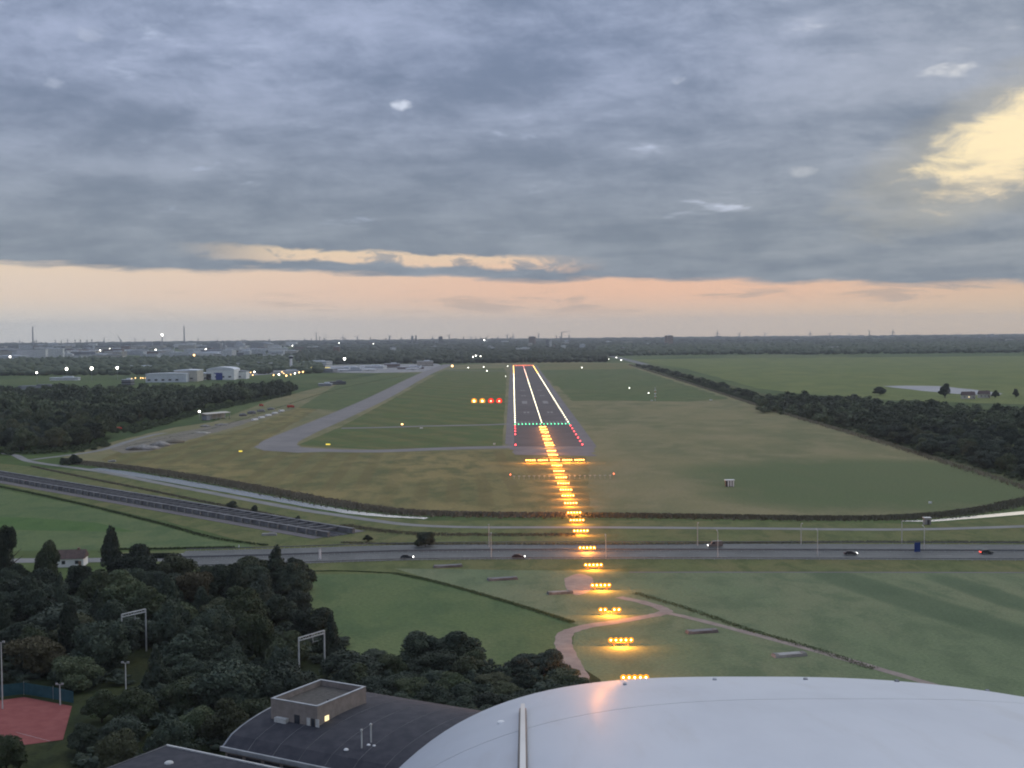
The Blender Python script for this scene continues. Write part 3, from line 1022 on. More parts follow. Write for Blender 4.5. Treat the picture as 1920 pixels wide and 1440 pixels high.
WOOD = [(-178, 412), (-66, 398), (-57, 350), (-46, 320), (-38, 292), (-36, 268), (-58, 243), (-66, 228), (-82, 222), (-80, 256), (-130, 292), (-178, 320)]
LOOK = {'leaf': 'olive green', 'leafdark': 'dark green', 'leafrust': 'brownish'}


def clear_of(x, y):
    px = 962 + x / y * FPX
    if (535 < px < 640 and 262 < y < 306) or (215 < px < 300 and 282 < y < 326):     # the railway below the gantries
        return False
    return not inpoly(x, y, COURT) and not inpoly(x, y, HALL)


for x, y in scatter(WOOD, 10.2, 7000, list(taken), clear_of):
    h = random.uniform(8.0, 15.0) * (0.9 if y < 300 else 1.0) * (0.75 if y < 256 else 1.0)
    k = random.choice(['leaf', 'leaf', 'leafdark', 'leafdark', 'leafdark', 'leafrust'] if random.random() < 0.3 else ['leaf', 'leafdark', 'leafdark'])
    where = 'back rows of the foreground wood towards the motorway' if y > 365 else ('middle of the foreground wood' if y > 310 else ('trees behind the roofs at the bottom' if x > -85 else 'trees around the red court'))
    if x < -130:
        where = 'foreground wood at the left edge'
    elif x < -95 and y > 310:
        where = 'left half of the foreground wood below the poplar'
    if random.random() < 0.14:
        nk = random.choice(['poplar', 'cone'])
        tree(x, y, h * 1.15, random.uniform(7, 10), '%s in the %s' % ('slender upright tree' if nk == 'poplar' else 'pointed dark tree', where), nk, 'trees of the foreground wood', name='slender_tree' if nk == 'poplar' else 'conifer')
        continue
    tree(x, y, h, random.uniform(9.5, 17.0) * (0.72 if y < 256 else 1.0), '%s tree in the %s' % (LOOK[k], where), k, 'trees of the foreground wood')
SHRUB = [(-40, 300), (-18, 302), (8, 300), (16, 262), (20, 244), (-4, 250), (-28, 264), (-38, 270)]
for x, y in scatter(SHRUB, 7.2, 3000, list(taken)):
    k = random.choice(['leafdark', 'leafdark', 'leaf'])
    tree(x, y, random.uniform(4.0, 7.0), random.uniform(7.5, 10.0), 'low %s shrub in the thicket %s' % (LOOK[k], 'beside the brick tower' if x < -14 else 'beside the aircraft nose'), k, 'shrubs of the thicket', name='shrub', cat='shrub')
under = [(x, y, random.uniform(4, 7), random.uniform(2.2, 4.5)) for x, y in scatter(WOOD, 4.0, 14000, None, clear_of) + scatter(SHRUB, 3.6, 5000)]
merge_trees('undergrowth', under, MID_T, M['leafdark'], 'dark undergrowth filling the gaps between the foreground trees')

# bushes by the roads
def bush(px, top, D, w, label, kind='leafdark'):
    return tree_px(px, top, D, w, label, kind, name='bush', cat='bush')


bush(797, 992, 478, 7.6, 'big round dark bush standing alone beside the motorway')
bush(435, 938, 590, 5.5, 'larger bush beside the left service road above the railway trench')
bush(477, 946, 575, 3.6, 'middle bush of three beside the railway trench')
bush(559, 966, 540, 3.2, 'small dark bush near the end of the railway trench')
bush(140, 850, 800, 9.0, 'dark bush where the ditch begins near the bare ground')
bush(122, 856, 795, 7.0, 'low dark bush left of the start of the ditch')
bush(690, 1005, 492, 4.0, 'low bush left of the big round motorway bush')

# left belt -------------------------------------------------------------
BELT_L = [g2(*p) for p in [(-120, 850), (0, 849), (110, 846), (160, 838), (192, 827), (206, 803), (300, 792), (345, 779), (380, 766), (450, 755), (520, 744), (548, 737), (500, 738), (380, 742), (250, 744), (140, 744), (0, 744), (-120, 745)]]
pts = scatter(BELT_L, 13.0, 16000, None, lambda x, y: not (192 < 962 + x / y * FPX < 250 and y < 1055))
pts.sort(key=lambda p: p[1])
for i, (x, y) in enumerate(pts[:95]):
    h = random.uniform(16, 22)
    k = random.choice(['leaf', 'leaf', 'leafdark'])
    where = 'nearest clump of the left belt' if y < 960 else ('left belt behind the red box truck' if y < 1120 else 'left belt above the long shed')
    tree(x, y, h, random.uniform(16, 23), 'large %s round tree in the %s' % (LOOK[k], where), k, 'trees of the left belt')


def clump(x, y, s):
    return 0.5 + 0.25 * math.sin(x / s + 1.3 * math.sin(y / (1.7 * s))) + 0.25 * math.sin(y / (0.8 * s) + 2.1 * math.sin(x / (1.4 * s)))


lightw, darkw = [], []
for x, y in pts[95:]:
    c = clump(x, y, 19)
    (lightw if clump(x + 300, y, 27) > 0.55 else darkw).append((x, y, random.uniform(14, 20) + 6 * c, 12 + 10 * c + random.uniform(-2, 2)))
merge_trees('belt_wood', darkw, MID_T, M['farwood'], 'deep dark wood filling the ground behind the left tree belt')
merge_trees('belt_wood', lightw, MID_T, M['leaf'], 'lighter green clumps of trees inside the left wood')

# right belt -------------------------------------------------------------
BELT_R = [g2(*p) for p in [(1196, 688), (1290, 712), (1360, 735), (1418, 752), (1428, 775), (1500, 783), (1640, 818), (1740, 852), (1850, 880), (1960, 905), (1990, 800), (1990, 783), (1850, 776), (1700, 763), (1600, 753), (1500, 752), (1425, 748), (1330, 722), (1215, 690)]]
pts = scatter(BELT_R, 11.5, 14000)
pts.sort(key=lambda p: p[1])
for i, (x, y) in enumerate(pts[:95]):
    h = random.uniform(6.5, 13)
    k = random.choice(['leaf', 'leafdark', 'leafdark'])
    where = 'near end of the right belt' if y < 860 else ('right belt below the farm' if y < 960 else 'right belt left of the farm')
    tree(x, y, h, random.uniform(12, 18), '%s round tree in the %s' % (LOOK[k], where), k, 'trees of the right belt')
lightw, darkw = [], []
for x, y in pts[95:]:
    c = clump(x, y, 16)
    (lightw if clump(x + 500, y, 23) > 0.62 else darkw).append((x, y, random.uniform(9, 15) + 5 * c, 4.5 + 8 * c + random.uniform(-1.5, 2)))
merge_trees('belt_wood', darkw, MID_T, M['farwood'], 'dark wood running along the right side of the airfield to its far end')
merge_trees('belt_wood', lightw, MID_T, M['leaf'], 'lighter clumps of trees inside the right wood')
for (px, top, D, w, lab) in [(1772, 718, 1480, 17, 'large round tree standing in front of the pale field by the farm'), (1866, 731, 1470, 9, 'small pointed tree to the right of the farm buildings'),
                             (1905, 727, 1480, 8, 'narrow tree at the right edge behind the farm'), (1650, 724, 1560, 20, 'broad tree hiding the near end of the pale field')]:
    tree_px(px, top, D, w, lab, 'leafdark')


scr = scatter([g2(*p) for p in [(1250, 704), (1420, 758), (1500, 781), (1640, 821), (1780, 864), (1960, 915), (1960, 880), (1800, 848), (1640, 800), (1500, 768), (1420, 745)]], 5.0, 9000)
merge_trees('scrub', [(x, y, random.uniform(4, 8), random.uniform(1.2, 3.4)) for x, y in scr], MID_T, M['ditchgrass'], 'low grey-green scrub between the right tree belt and the ditch')

scl = scatter([g2(*p) for p in [(-60, 848), (110, 845), (170, 838), (196, 828), (212, 806), (300, 793), (345, 780), (380, 768), (450, 755), (545, 738), (545, 742), (450, 760), (385, 774), (345, 786), (300, 800), (222, 822), (200, 838), (160, 848), (-60, 857)]], 5.0, 12000)
merge_trees('scrub', [(x, y, random.uniform(4, 8), random.uniform(1.2, 4.5)) for x, y in scl if not (200 < 962 + x / y * FPX < 246 and y < 1050)], MID_T, M['ditchgrass'], 'low scrub along the foot of the left tree belt')

# far woods ----------------------------------------------------------------
def rows(d0, d1, step, px0, px1, hmin, hmax, wmin, wmax, gap=0.25, seed=1, spacing=0.8):
    r = random.Random(seed)
    out = []
    D = d0
    while D < d1:
        x = AT(px0, 640, D).x
        x1 = AT(px1, 640, D).x
        ph = r.uniform(0, 6.28)
        f = r.uniform(0.0008, 0.002)
        while x < x1:
            w = r.uniform(wmin, wmax)
            if math.sin(x * f + ph) + 0.5 * math.sin(x * f * 2.7 + 2 * ph) > -1.5 + 2.6 * gap:
                out.append((x, D + r.uniform(-step * 0.4, step * 0.4), w * 1.15, r.uniform(hmin, hmax)))
            x += w * spacing
        D += step
    return out


merge_trees('far_wood', rows(3420, 4700, 50, 560, 1135, 9, 22, 12, 26, 0.02, 3), FAR_T, M['farwood'], 'dark distant wood right across the far end of the runway')
merge_trees('far_wood', rows(2650, 4300, 70, -60, 600, 8, 17, 12, 26, 0.2, 4), FAR_T, M['farwood'], 'distant wood between the hangars and the hazy town on the left')
merge_trees('far_wood', rows(4250, 6500, 90, 1120, 1990, 8, 22, 14, 32, 0.22, 5), FAR_T, M['farwood'], 'distant wood behind the large bright meadow on the right')
merge_trees('far_wood', rows(4700, 9000, 420, -60, 560, 6, 11, 16, 30, 0.78, 16), FAR_T, M['farwood'], 'clumps of trees between the buildings of the hazy town')
merge_trees('far_wood', rows(4700, 9000, 170, 560, 1990, 9, 17, 22, 40, 0.42, 6), FAR_T, M['farwood'], 'hazy band of woods and hedges below the skyline')
merge_trees('far_wood', rows(9000, 15800, 420, -80, 2010, 10, 18, 60, 120, 0.45, 8, 0.6), FAR_T, M['farwood'], 'faint line of woods on the horizon itself')


# reeds and hedges -----------------------------------------------------------
def reeds(name, line, w, h, n, label, mat=None):
    pts = [Vector(p[:2]) for p in line]
    seg = np.array([(pts[i + 1] - pts[i]).length for i in range(len(pts) - 1)])
    r = np.random.default_rng(len(name) * 7 + n)
    si = r.choice(len(seg), n, p=seg / seg.sum())
    A = np.array([pts[i][:] for i in range(len(pts) - 1)])
    B = np.array([pts[i + 1][:] for i in range(len(pts) - 1)])
    t = r.random((n, 1))
    d = (B - A)[si]
    nn = np.stack([-d[:, 1], d[:, 0]], 1) / (np.linalg.norm(d, axis=1, keepdims=True) + 1e-9)
    c = A[si] + d * t + nn * (off := r.normal(0, 0.27, (n, 1))) * w
    hh = h * r.uniform(0.45, 1.15, n) * np.exp(-2.2 * off[:, 0] ** 2)
    a = r.uniform(0, 6.28, n)
    s = h * 0.24 * r.uniform(0.5, 1.3, n)
    lean = r.normal(0, 0.18, (n, 2)) * h
    V = np.zeros((n, 4, 3))
    V[:, 0, 0] = c[:, 0] - np.cos(a) * s
    V[:, 0, 1] = c[:, 1] - np.sin(a) * s
    V[:, 1, 0] = c[:, 0] + np.cos(a) * s
    V[:, 1, 1] = c[:, 1] + np.sin(a) * s
    V[:, 2, 0] = c[:, 0] + lean[:, 0] + np.cos(a) * s * 0.5
    V[:, 2, 1] = c[:, 1] + lean[:, 1] + np.sin(a) * s * 0.5
    V[:, 2, 2] = hh
    V[:, 3, 0] = c[:, 0] + lean[:, 0] - np.cos(a) * s * 0.7
    V[:, 3, 1] = c[:, 1] + lean[:, 1] - np.sin(a) * s * 0.7
    V[:, 3, 2] = hh * r.uniform(0.7, 1.0, n)
    i4 = np.arange(n)[:, None] * 4
    F = np.concatenate([i4 + [0, 1, 2], i4 + [0, 2, 3]])
    return put(name, np_mesh(name, V.reshape(-1, 3), F, mat or M['reed']), label=label, kind='stuff')


reeds('reeds', sm([g2(*p) for p in [(150, 868), (260, 880), (400, 902), (520, 924), (640, 946), (760, 961), (900, 966), (1080, 967)]], 5), 14, 1.5, 17000, 'dark reed belt along the far bank of the left ditch')
reeds('reeds', sm([g2(*p) for p in [(1080, 967), (1200, 968), (1400, 971), (1600, 973), (1740, 968), (1840, 957), (1960, 932)]], 5), 12, 1.4, 12000, 'dark reed belt along the airfield ditch on the right')
reeds('reeds', sm([g2(*p) for p in [(1180, 684), (1290, 718), (1420, 760), (1500, 785), (1640, 826), (1780, 870), (1950, 925)]], 5), 8, 1.8, 9000, 'dark overgrown ditch in front of the right tree belt')
reeds('hedgerow', sm([g2(*p) for p in [(735, 1075), (790, 1085), (860, 1103), (960, 1132), (1075, 1168)]], 5), 3.0, 0.5, 5000, 'dark overgrown ditch crossing the green pasture diagonally', M['ditchgrass'])
reeds('hedgerow', sm([g2(*p) for p in [(560, 1072), (640, 1071), (735, 1075)]], 4), 1.6, 0.4, 1800, 'low dark ditch line between motorway and pasture', M['ditchgrass'])
reeds('hedgerow', sm([g2(*p) for p in [(1190, 1112), (1290, 1142), (1400, 1180), (1520, 1215), (1640, 1255)]], 5), 3.6, 0.4, 3500, 'dark ditch beside the field path on the right pasture', M['ditchgrass'])
reeds('hedgerow', sm([g2(*p) for p in [(-60, 907), (0, 913), (150, 945), (300, 982), (400, 1009), (500, 1023)]], 5), 3.2, 0.7, 4500, 'dark ditch between the railway trench and the bright meadow', M['ditchgrass'])
reeds('hedgerow', sm([g2(*p) for p in [(200, 1031), (300, 1030), (440, 1027)]], 4), 1.6, 0.8, 1800, 'thin dark ditch along the near side of the bright meadow', M['ditchgrass'])
reeds('hedgerow', sm([g2(*p) for p in [(640, 1018), (760, 1021), (900, 1021), (1200, 1021), (1600, 1017), (1990, 1018)]], 5), 3.0, 0.8, 5000, 'dark grassy bank along the far side of the motorway', M['reed'])
reeds('hedgerow', sm([g2(*p) for p in [(60, 875), (160, 896), (280, 920), (400, 945), (520, 968), (640, 995)]], 5), 3.0, 0.9, 5000, 'dark scrub line between the railway trench and the service road', M['reed'])
reeds('hedgerow', sm([g2(*p) for p in [(230, 838), (330, 818), (400, 803), (520, 765), (640, 728), (760, 704)]], 5), 6.0, 0.5, 5000, 'dark ditch at the foot of the left tree belt', M['ditchgrass'])
reeds('rough_scrub', sm([g2(*p) for p in [(640, 985), (760, 1000), (900, 1003), (1080, 1003)]], 4), 9.0, 0.6, 4000, 'rough tufts on the bank between service road and motorway', M['reed'])

# ================================================================== LIGHTS OF THE AIRFIELD
def lamp_mesh(name, r, lens, base=True):
    mb = MB()
    if base:
        mb.tube((0, 0, 0), (0, 0, r * 0.9), r * 0.5, r * 0.4, 7)
    mb.cur = 1
    mb.ball((0, 0, r * 1.1), r, 8, 4)
    return mb.mesh(name, [M['darkmetal'], M[lens]])


def approach_bar(D, label, wide=False, z=1.2):
    t = thing('approach_light_bar', label, 'approach lights', (RX, D, 0), 0, 'approach light bars in front of the runway')
    sp = 1.28
    offs = [(k - 2) * sp for k in range(5)]
    mb = MB()
    mb.box((0, 0, z - 0.12), (6.0, 0.14, 0.14))
    mb.build('crossbeam', M['orange'], t)
    for s in (-1, 1):
        MB().tube((s * 1.8, 0, 0), (s * 1.8, 0, z - 0.19), 0.06, 0.05, 6).build('post', M['orange'], t)
    for x in offs:
        put('lamp', LAMP_HOUSING, t, loc=(x, 0, z - 0.05))
        if not (abs(D - 366) < 14 and x == 0):            # one lamp is out
            put('lens', LENS_HALO, t, loc=(x, 0, z))
    ld = bpy.data.lights.new('lamp_glow', 'POINT')       # the light these five lamps shed on the ground
    ld.energy = 11000.0
    ld.specular_factor = 0.01
    ld.color = (1.0, 0.33, 0.05)
    ld.shadow_soft_size = 0.6
    lo = put('lamp_glow', ld, t, loc=(0, -0.8, z + 1.4))
    return t


mb = MB().tube((0, 0, 0), (0, 0.10, 0.22), 0.10, 0.20, 8)
LAMP_HOUSING = mb.mesh('lamp', M['darkmetal'])
lm = MB()  # added glowing disc shaped as the lamp's bloom, then the bright core
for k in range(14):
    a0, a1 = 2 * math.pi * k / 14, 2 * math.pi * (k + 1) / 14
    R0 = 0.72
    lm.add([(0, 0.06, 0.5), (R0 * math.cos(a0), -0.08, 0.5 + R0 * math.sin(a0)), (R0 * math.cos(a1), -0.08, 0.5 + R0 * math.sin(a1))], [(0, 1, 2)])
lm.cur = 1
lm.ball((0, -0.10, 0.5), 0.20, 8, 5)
LENS_HALO = lm.mesh('lens', [M['L_dish'], M['L_amber']])

ORD = ['first', 'second', 'third', 'fourth', 'fifth', 'sixth', 'seventh', 'eighth', 'ninth', 'tenth', 'eleventh', 'twelfth', 'thirteenth', 'fourteenth', 'fifteenth', 'sixteenth', 'seventeenth',
       'eighteenth', 'nineteenth', 'twentieth']
ROWS_Y = [1270, 1200, 1143, 1097, 1059, 1027, 995, 975, 961, 943, 929, 918, 906, 895, 883, 872.5, 862.5, 853, 845, 837, 830, 823, 817, 810, 805, 800]
spots = [G(1190 - (1270 - q) * 0.367, q, 1.7 if q > 838 else 0.9) for q in ROWS_Y]
vis = [q.y for q in spots]
D_CROSS = vis[16]
for i, D in enumerate(vis):
    if i == 16:
        lab = 'centre bar of the wide amber crossbar before the runway'
    elif i < 16:
        lab = 'amber five-lamp approach bar, %s beyond the aircraft nose' % ORD[i]
    else:
        k = len(vis) - i
        lab = 'amber five-lamp bar on the runway pad, %s before the green lights' % ORD[k - 1]
    approach_bar(D, lab, z=1.2 if D < RW_START else 0.35).location.x = spots[i].x
for k, (x, lab) in enumerate([(-15.0, 'leftmost bar of the wide amber crossbar'), (-7.5, 'bar left of centre in the wide amber crossbar'), (7.5, 'bar right of centre in the wide amber crossbar'), (15.0, 'rightmost bar of the wide amber crossbar')]):
    t = approach_bar(D_CROSS, lab)
    t.location.x = spots[16].x + x


def lights(name, me, places, label, group, cat='runway light'):
    for p in places:
        put(name, me, None, (p[0], p[1], 0.14), label=label, cat=cat, group=group)


LW = lamp_mesh('edge_light', 0.50, 'L_white')
LY = lamp_mesh('edge_light', 0.55, 'L_yellow')
LR = lamp_mesh('edge_light', 0.50, 'L_red')
LCW = lamp_mesh('centreline_light', 0.34, 'L_white')
LCP = lamp_mesh('centreline_light', 0.36, 'L_pink')
LE = lamp_mesh('end_light', 0.62, 'L_endred')
LG = lamp_mesh('threshold_light', 0.46, 'L_green')
EL, ER = RX - 23.6, RX + 23.6
for s, X, side in ((-1, EL, 'left'), (1, ER, 'right')):
    ds = np.arange(THR + 25, RW_END - 600, 30)
    lights('edge_light', LW, [(X, d) for d in ds], 'white runway light in the row along the %s edge' % side, 'white lights along the %s runway edge' % side)
    ds = np.arange(RW_END - 590, RW_END - 5, 30)
    lights('edge_light', LY, [(X, d) for d in ds], 'yellow runway light in the far part of the %s edge row' % side, 'yellow lights along the far %s runway edge' % side)
lights('edge_light', LR, [(EL, d) for d in (1090, 1060, 1030, 1000, 905)], 'red light on the left edge of the pad before the green lights', 'red lights on the left pad edge')
lights('edge_light', LR, [(ER, d) for d in (1088, 1056, 1024, 993, 962, 932, 903)], 'red light on the right edge of the pad before the green lights', 'red lights on the right pad edge')
lights('centreline_light', LCW, [(RX, d) for d in np.arange(THR + 18, RW_END - 900, 15)], 'white light in the runway centre row', 'white centre row lights')
lights('centreline_light', LCP, [(RX, d) for d in np.arange(RW_END - 900, RW_END - 10, 30)], 'pinkish red light in the far part of the runway centre row', 'red centre row lights')
lights('centreline_light', LCW, [(RX, d) for d in np.arange(RW_END - 885, RW_END - 300, 30)], 'white light between the red ones in the far centre row', 'white lights in the far centre row')
lights('end_light', LE, [(EL + k * (ER - EL) / 13, RW_END) for k in range(14)], 'orange red light in the row across the far runway end', 'runway end lights')
lights('threshold_light', LG, [(EL + k * (ER - EL) / 15, THR) for k in range(16)], 'green light in the row across the near end of the runway', 'green threshold lights')

# slope indicator
for k, (px, lens, lab) in enumerate([(889, 'L_papiw', 'outer left white glowing slope light beside the runway'), (904.5, 'L_papiw', 'second slope light from the left, glowing white beside the red pair'),
                                     (920.5, 'L_papir', 'red slope light next to the white pair'), (936, 'L_papir', 'red slope light closest to the runway edge')]):
    p = G(px, 755)
    t = thing('slope_light', lab, 'slope light', (p.x, p.y, 0), 0, 'slope lights left of the runway')
    MB().box((0, 0, 0.75), (1.5, 1.2, 0.5)).build('housing', M['orange'], t)
    for sx in (-0.5, 0.5):
        MB().tube((sx, 0, 0), (sx, 0, 0.5), 0.06, 0.06, 6).build('leg', M['steel'], t)
    gl = MB()  # oversized glowing disc added as bloom, with the lamp ball before it
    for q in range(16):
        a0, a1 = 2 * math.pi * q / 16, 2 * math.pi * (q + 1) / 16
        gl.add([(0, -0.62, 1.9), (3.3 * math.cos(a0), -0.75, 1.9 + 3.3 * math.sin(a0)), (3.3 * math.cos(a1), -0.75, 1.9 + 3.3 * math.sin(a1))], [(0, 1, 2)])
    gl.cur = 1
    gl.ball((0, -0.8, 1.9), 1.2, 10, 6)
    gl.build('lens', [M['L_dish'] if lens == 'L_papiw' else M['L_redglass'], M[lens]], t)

# antenna row in front of the runway
pa, pb = G(957, 899), G(1152, 899)
t = thing('antenna_array', 'low row of short antenna posts with red lights at both ends before the runway', 'antenna', ((pa.x + pb.x) / 2, pa.y, 0))
half = (pb.x - pa.x) / 2
for k in range(20):
    x = -half + 2 + (2 * half - 4) * k / 19
    mb = MB().tube((x, 0, 0), (x, 0, 1.7), 0.07, 0.06, 5).box((x, 0, 1.8), (1.1, 0.5, 0.28))
    mb.build('antenna_post', M['palesteel'], t)
for s in (-1, 1):
    mb = MB().tube((s * half, 0, 0), (s * half, 0, 2.4), 0.09, 0.08, 6)
    m_ = mb.build('mast', M['orange'], t)
    MB().ball((s * half, 0, 2.7), 0.28, 8, 5).build('warning_light', M['L_endred'], m_)

# striped hut on the right
p = G(1368, 912)
t = thing('marker_hut', 'small white framed hut with dark bays on the right airfield grass', 'hut', (p.x, p.y, 0), math.radians(4))
MB().box((0, 0.4, 1.55), (4.2, 2.0, 3.0)).build('wall', M['darkmetal'], t)
MB().box((0, 0.35, 3.25), (4.9, 2.8, 0.4)).build('roof', M['white'], t)
for x in (-0.75, 0.55, 1.8):
    MB().box((x, -0.68, 1.53), (0.75, 0.12, 3.0)).build('white_panel', M['white'], t)

# yellow markers and taxi signs
for px, py, s, mt, lab in [(615, 835, 3.2, 'L_sign', 'glowing yellow sign in the grass inside the taxiway loop'), (451, 848, 2.4, 'L_sign', 'pale yellow lit marker on the dry grass outside the taxiway loop'),
                           (754, 797, 1.7, 'L_street', 'small orange lit sign beside the cross taxiway'), (790, 804, 2.6, 'white', 'white low sign right of the orange one by the cross taxiway'),
                           (927, 834, 1.6, 'white', 'small white sign close to the left runway pad'), (1222, 752, 2.4, 'white', 'white cabinet at the foot of the mast right of the runway'),
                           (1333, 751, 3.0, 'white', 'white cabinet at the corner of the green grass on the right'), (1744, 945, 1.4, 'white', 'tiny white box on the green grass near the right ditch')]:
    p = G(px, py)
    t = thing('airfield_sign', lab, 'sign', (p.x, p.y, 0))
    MB().box((0, 0, 0.75), (s, 0.4, 0.9)).build('panel', M[mt], t)
    for q in (-0.35, 0.35):
        MB().box((q * s, 0, 0.15), (0.12, 0.12, 0.3)).build('leg', M['steel'], t)
# wind and glide mast
p = G(1222, 752)
t = thing('glide_mast', 'slim red and white mast standing on the far green grass', 'mast', (p.x + 4, p.y, 0))
for k in range(5):
    MB().tube((0, 0, k * 3.2), (0, 0, k * 3.2 + 3.2), 0.35, 0.35, 6).build('mast_section', M['palesteel'] if k % 2 == 0 else M['orange'], t)
for k in (1, 2, 3):
    MB().box((0, -0.5, 3.4 * k + 2), (2.4, 0.4, 0.9)).build('antenna_panel', M['white'], t)

# ================================================================== MOTORWAY FURNITURE AND CARS
def lamppost(px, py, h, label, s=1):
    p = G(px, py)
    t = thing('lamp_post', label, 'lamp post', (p.x, p.y, 0), 0, 'lamp posts along the motorway')
    MB().tube((0, 0, 0), (0, 0, h), 0.17, 0.10, 7).build('pole', M['palesteel'], t)
    MB().tube((0, 0, h), (0, s * 1.6, h + 0.35), 0.08, 0.06, 6).build('arm', M['palesteel'], t)
    hd = MB().box((0, s * 1.9, h + 0.38), (0.34, 0.9, 0.18)).build('lamp_head', M['steel'], t)
    return t


for px, py, h, lab in [(917, 1027, 8.6, 'pale lamp post on the far verge left of the approach lights'), (921, 1048, 8.6, 'thin lamp post on the near edge beside the far one, left of the approach lights'),
                       (1136, 1048, 8.0, 'thin lamp post just right of the approach lights on the motorway'), (1308, 1024, 8.6, 'lamp post on the far verge behind the van'),
                       (1346, 1045, 9.0, 'lamp post on the near edge directly before the van'), (1502, 1021, 7.8, 'lamp post on the far verge midway between van and blue sign'),
                       (1533, 1043, 9.0, 'lamp post on the near edge left of the dark car'), (1691, 1019, 8.4, 'lamp post on the far verge left of the blue sign'),
                       (1733, 1033, 8.6, 'lamp post directly right of the blue sign')]:
    lamppost(px, py, h, lab, -1 if py < 1030 else 1)

p = G(600, 1049)
t = thing('marker_post', 'short thick white post at the left end of the motorway', 'post', (p.x, p.y, 0))
MB().box((0, 0, 1.9), (0.7, 0.5, 3.8)).build('post', M['white'], t)
MB().box((0, 0, 3.95), (0.9, 0.7, 0.3)).build('cap', M['steel'], t)
p = G(448, 1028)
t = thing('marker_post', 'tiny white post at the corner of the bright meadow', 'post', (p.x, p.y, 0))
MB().box((0, 0, 0.6), (0.35, 0.3, 1.2)).build('post', M['white'], t)
MB().box((0, 0, 1.25), (0.45, 0.4, 0.12)).build('cap', M['steel'], t)

p = G(1720, 1038)
t = thing('road_sign', 'upright dark blue motorway sign near the right end of the motorway', 'road sign', (p.x, p.y, 0), math.radians(12))
for s in (-0.8, 0.8):
    MB().tube((s, 0.15, 0), (s, 0.15, 3.6), 0.09, 0.09, 6).build('post', M['steel'], t)
MB().box((0, 0, 2.3), (2.3, 0.12, 3.4)).build('panel', surf('blue_sign_face', (0.02, 0.05, 0.2), (0.015, 0.04, 0.16), 0.8, 0.6), t)

for off, lab in ((0.9, 'guard rail along the left lanes in the middle of the motorway'), (-0.9, 'guard rail on the near side of the motorway middle strip'), (17.2, 'guard rail on the far side of the motorway'), (-17.2, 'guard rail along the near side of the motorway')):
    mb, pb_ = MB(), MB()
    for i in range(len(mw_right) - 1):
        a, b = mw_right[i], mw_right[i + 1]
        tt = (b - a).normalized()
        nn = Vector((-tt.y, tt.x))
        a2, b2 = a + nn * off, b + nn * off
        mid = (a2 + b2) / 2
        mb.box((mid.x, mid.y, 0.72), ((b2 - a2).length + 0.02, 0.10, 0.32), math.atan2(tt.y, tt.x))
        for k in range(3):
            q = a2.lerp(b2, (k + 0.5) / 3)
            pb_.box((q.x, q.y, 0.36), (0.1, 0.08, 0.72))
    t = thing('guard_rail', lab, 'guard rail')
    mb.build('rail', M['rail'], t)
    pb_.build('rail_posts', M['steel'], t)['kind'] = 'stuff'

PAINTS = {}


def car(px, py, heading, label, paint, kind='car', lit='head'):
    """heading +1 drives to the right; lit: lamps that show"""
    p = G(px, py)
    if paint not in PAINTS:
        PAINTS[paint] = surf('car_paint_%d' % len(PAINTS), paint, tuple(v * 0.85 for v in paint), 0.5, 0.55, 0.0, spec=0.25)
    mp = PAINTS[paint]
    t = thing('car' if kind == 'car' else 'van', label, kind, (p.x, p.y, 0.13), 0 if heading > 0 else math.pi, 'vehicles on the motorway')
    if kind == 'car':
        L, H = 4.5, 1.45
        body = [(-2.25, 0.35), (-2.28, 0.75), (-2.05, 0.95), (-1.3, 1.0), (0.75, 0.98), (1.9, 0.84), (2.22, 0.62), (2.25, 0.35)]
        cab = [(-1.95, 0.96), (-1.45, 1.40), (-0.9, 1.47), (0.1, 1.44), (0.95, 0.98)]
        win = [(-1.68, 1.02), (-1.32, 1.36), (0.05, 1.36), (0.66, 1.02)]
    else:
        body = [(-2.7, 0.35), (-2.75, 0.9), (-2.7, 1.1), (1.5, 1.12), (2.45, 1.0), (2.7, 0.7), (2.7, 0.35)]
        cab = [(-2.68, 1.1), (-2.6, 2.15), (-2.4, 2.25), (0.7, 2.22), (1.1, 2.05), (1.75, 1.12)]
        win = [(0.15, 1.25), (0.2, 1.95), (0.95, 1.95), (1.4, 1.25)]
    w = 0.88 if kind == 'car' else 0.95
    MB().prism(body, -w, w).build('body', mp, t)
    MB().prism(cab, -w * 0.84, w * 0.84).build('cabin', mp, t)
    MB().prism(win, -w * 0.86, w * 0.86).build('side_window', M['glass'], t)
    for x in (-1.4, 1.4):
        for s in (-1, 1):
            wl = MB().tube((x, s * (w - 0.2), 0.32), (x, s * (w + 0.02), 0.32), 0.32, 0.32, 12).build('wheel', M['tyre'], t)
            MB().tube((x, s * (w + 0.015), 0.32), (x, s * (w + 0.03), 0.32), 0.19, 0.19, 10).build('rim', M['steel'], wl)
    xe = body[-1][0]
    for s in (-1, 1):
        MB().ball((xe - 0.05, s * 0.62, 0.62), 0.19 if lit == 'head' else 0.1, 8, 5).build('headlight', M['L_head'] if lit == 'head' else M['white'], t)
        MB().ball((-xe + 0.0, s * 0.62, 0.72), 0.20 if lit == 'tail' else 0.1, 8, 5).build('tail_light', M['L_tail'] if lit == 'tail' else M['red'], t)
    return t


car(763, 1048, 1, 'dark car with headlights on at the left end of the motorway', (0.035, 0.045, 0.055))
car(972, 1047, 1, 'dark brown car with headlights on just left of the approach lights', (0.05, 0.03, 0.03))
car(1341, 1026, -1, 'grey van with headlights on beside two lamp posts', (0.17, 0.16, 0.15), 'van')
car(1595, 1041, 1, 'dark low car with headlights on between van and blue sign', (0.03, 0.028, 0.032))
car(1850, 1039, 1, 'dark car showing red tail lights near the right edge of the motorway', (0.04, 0.05, 0.045), lit='tail')


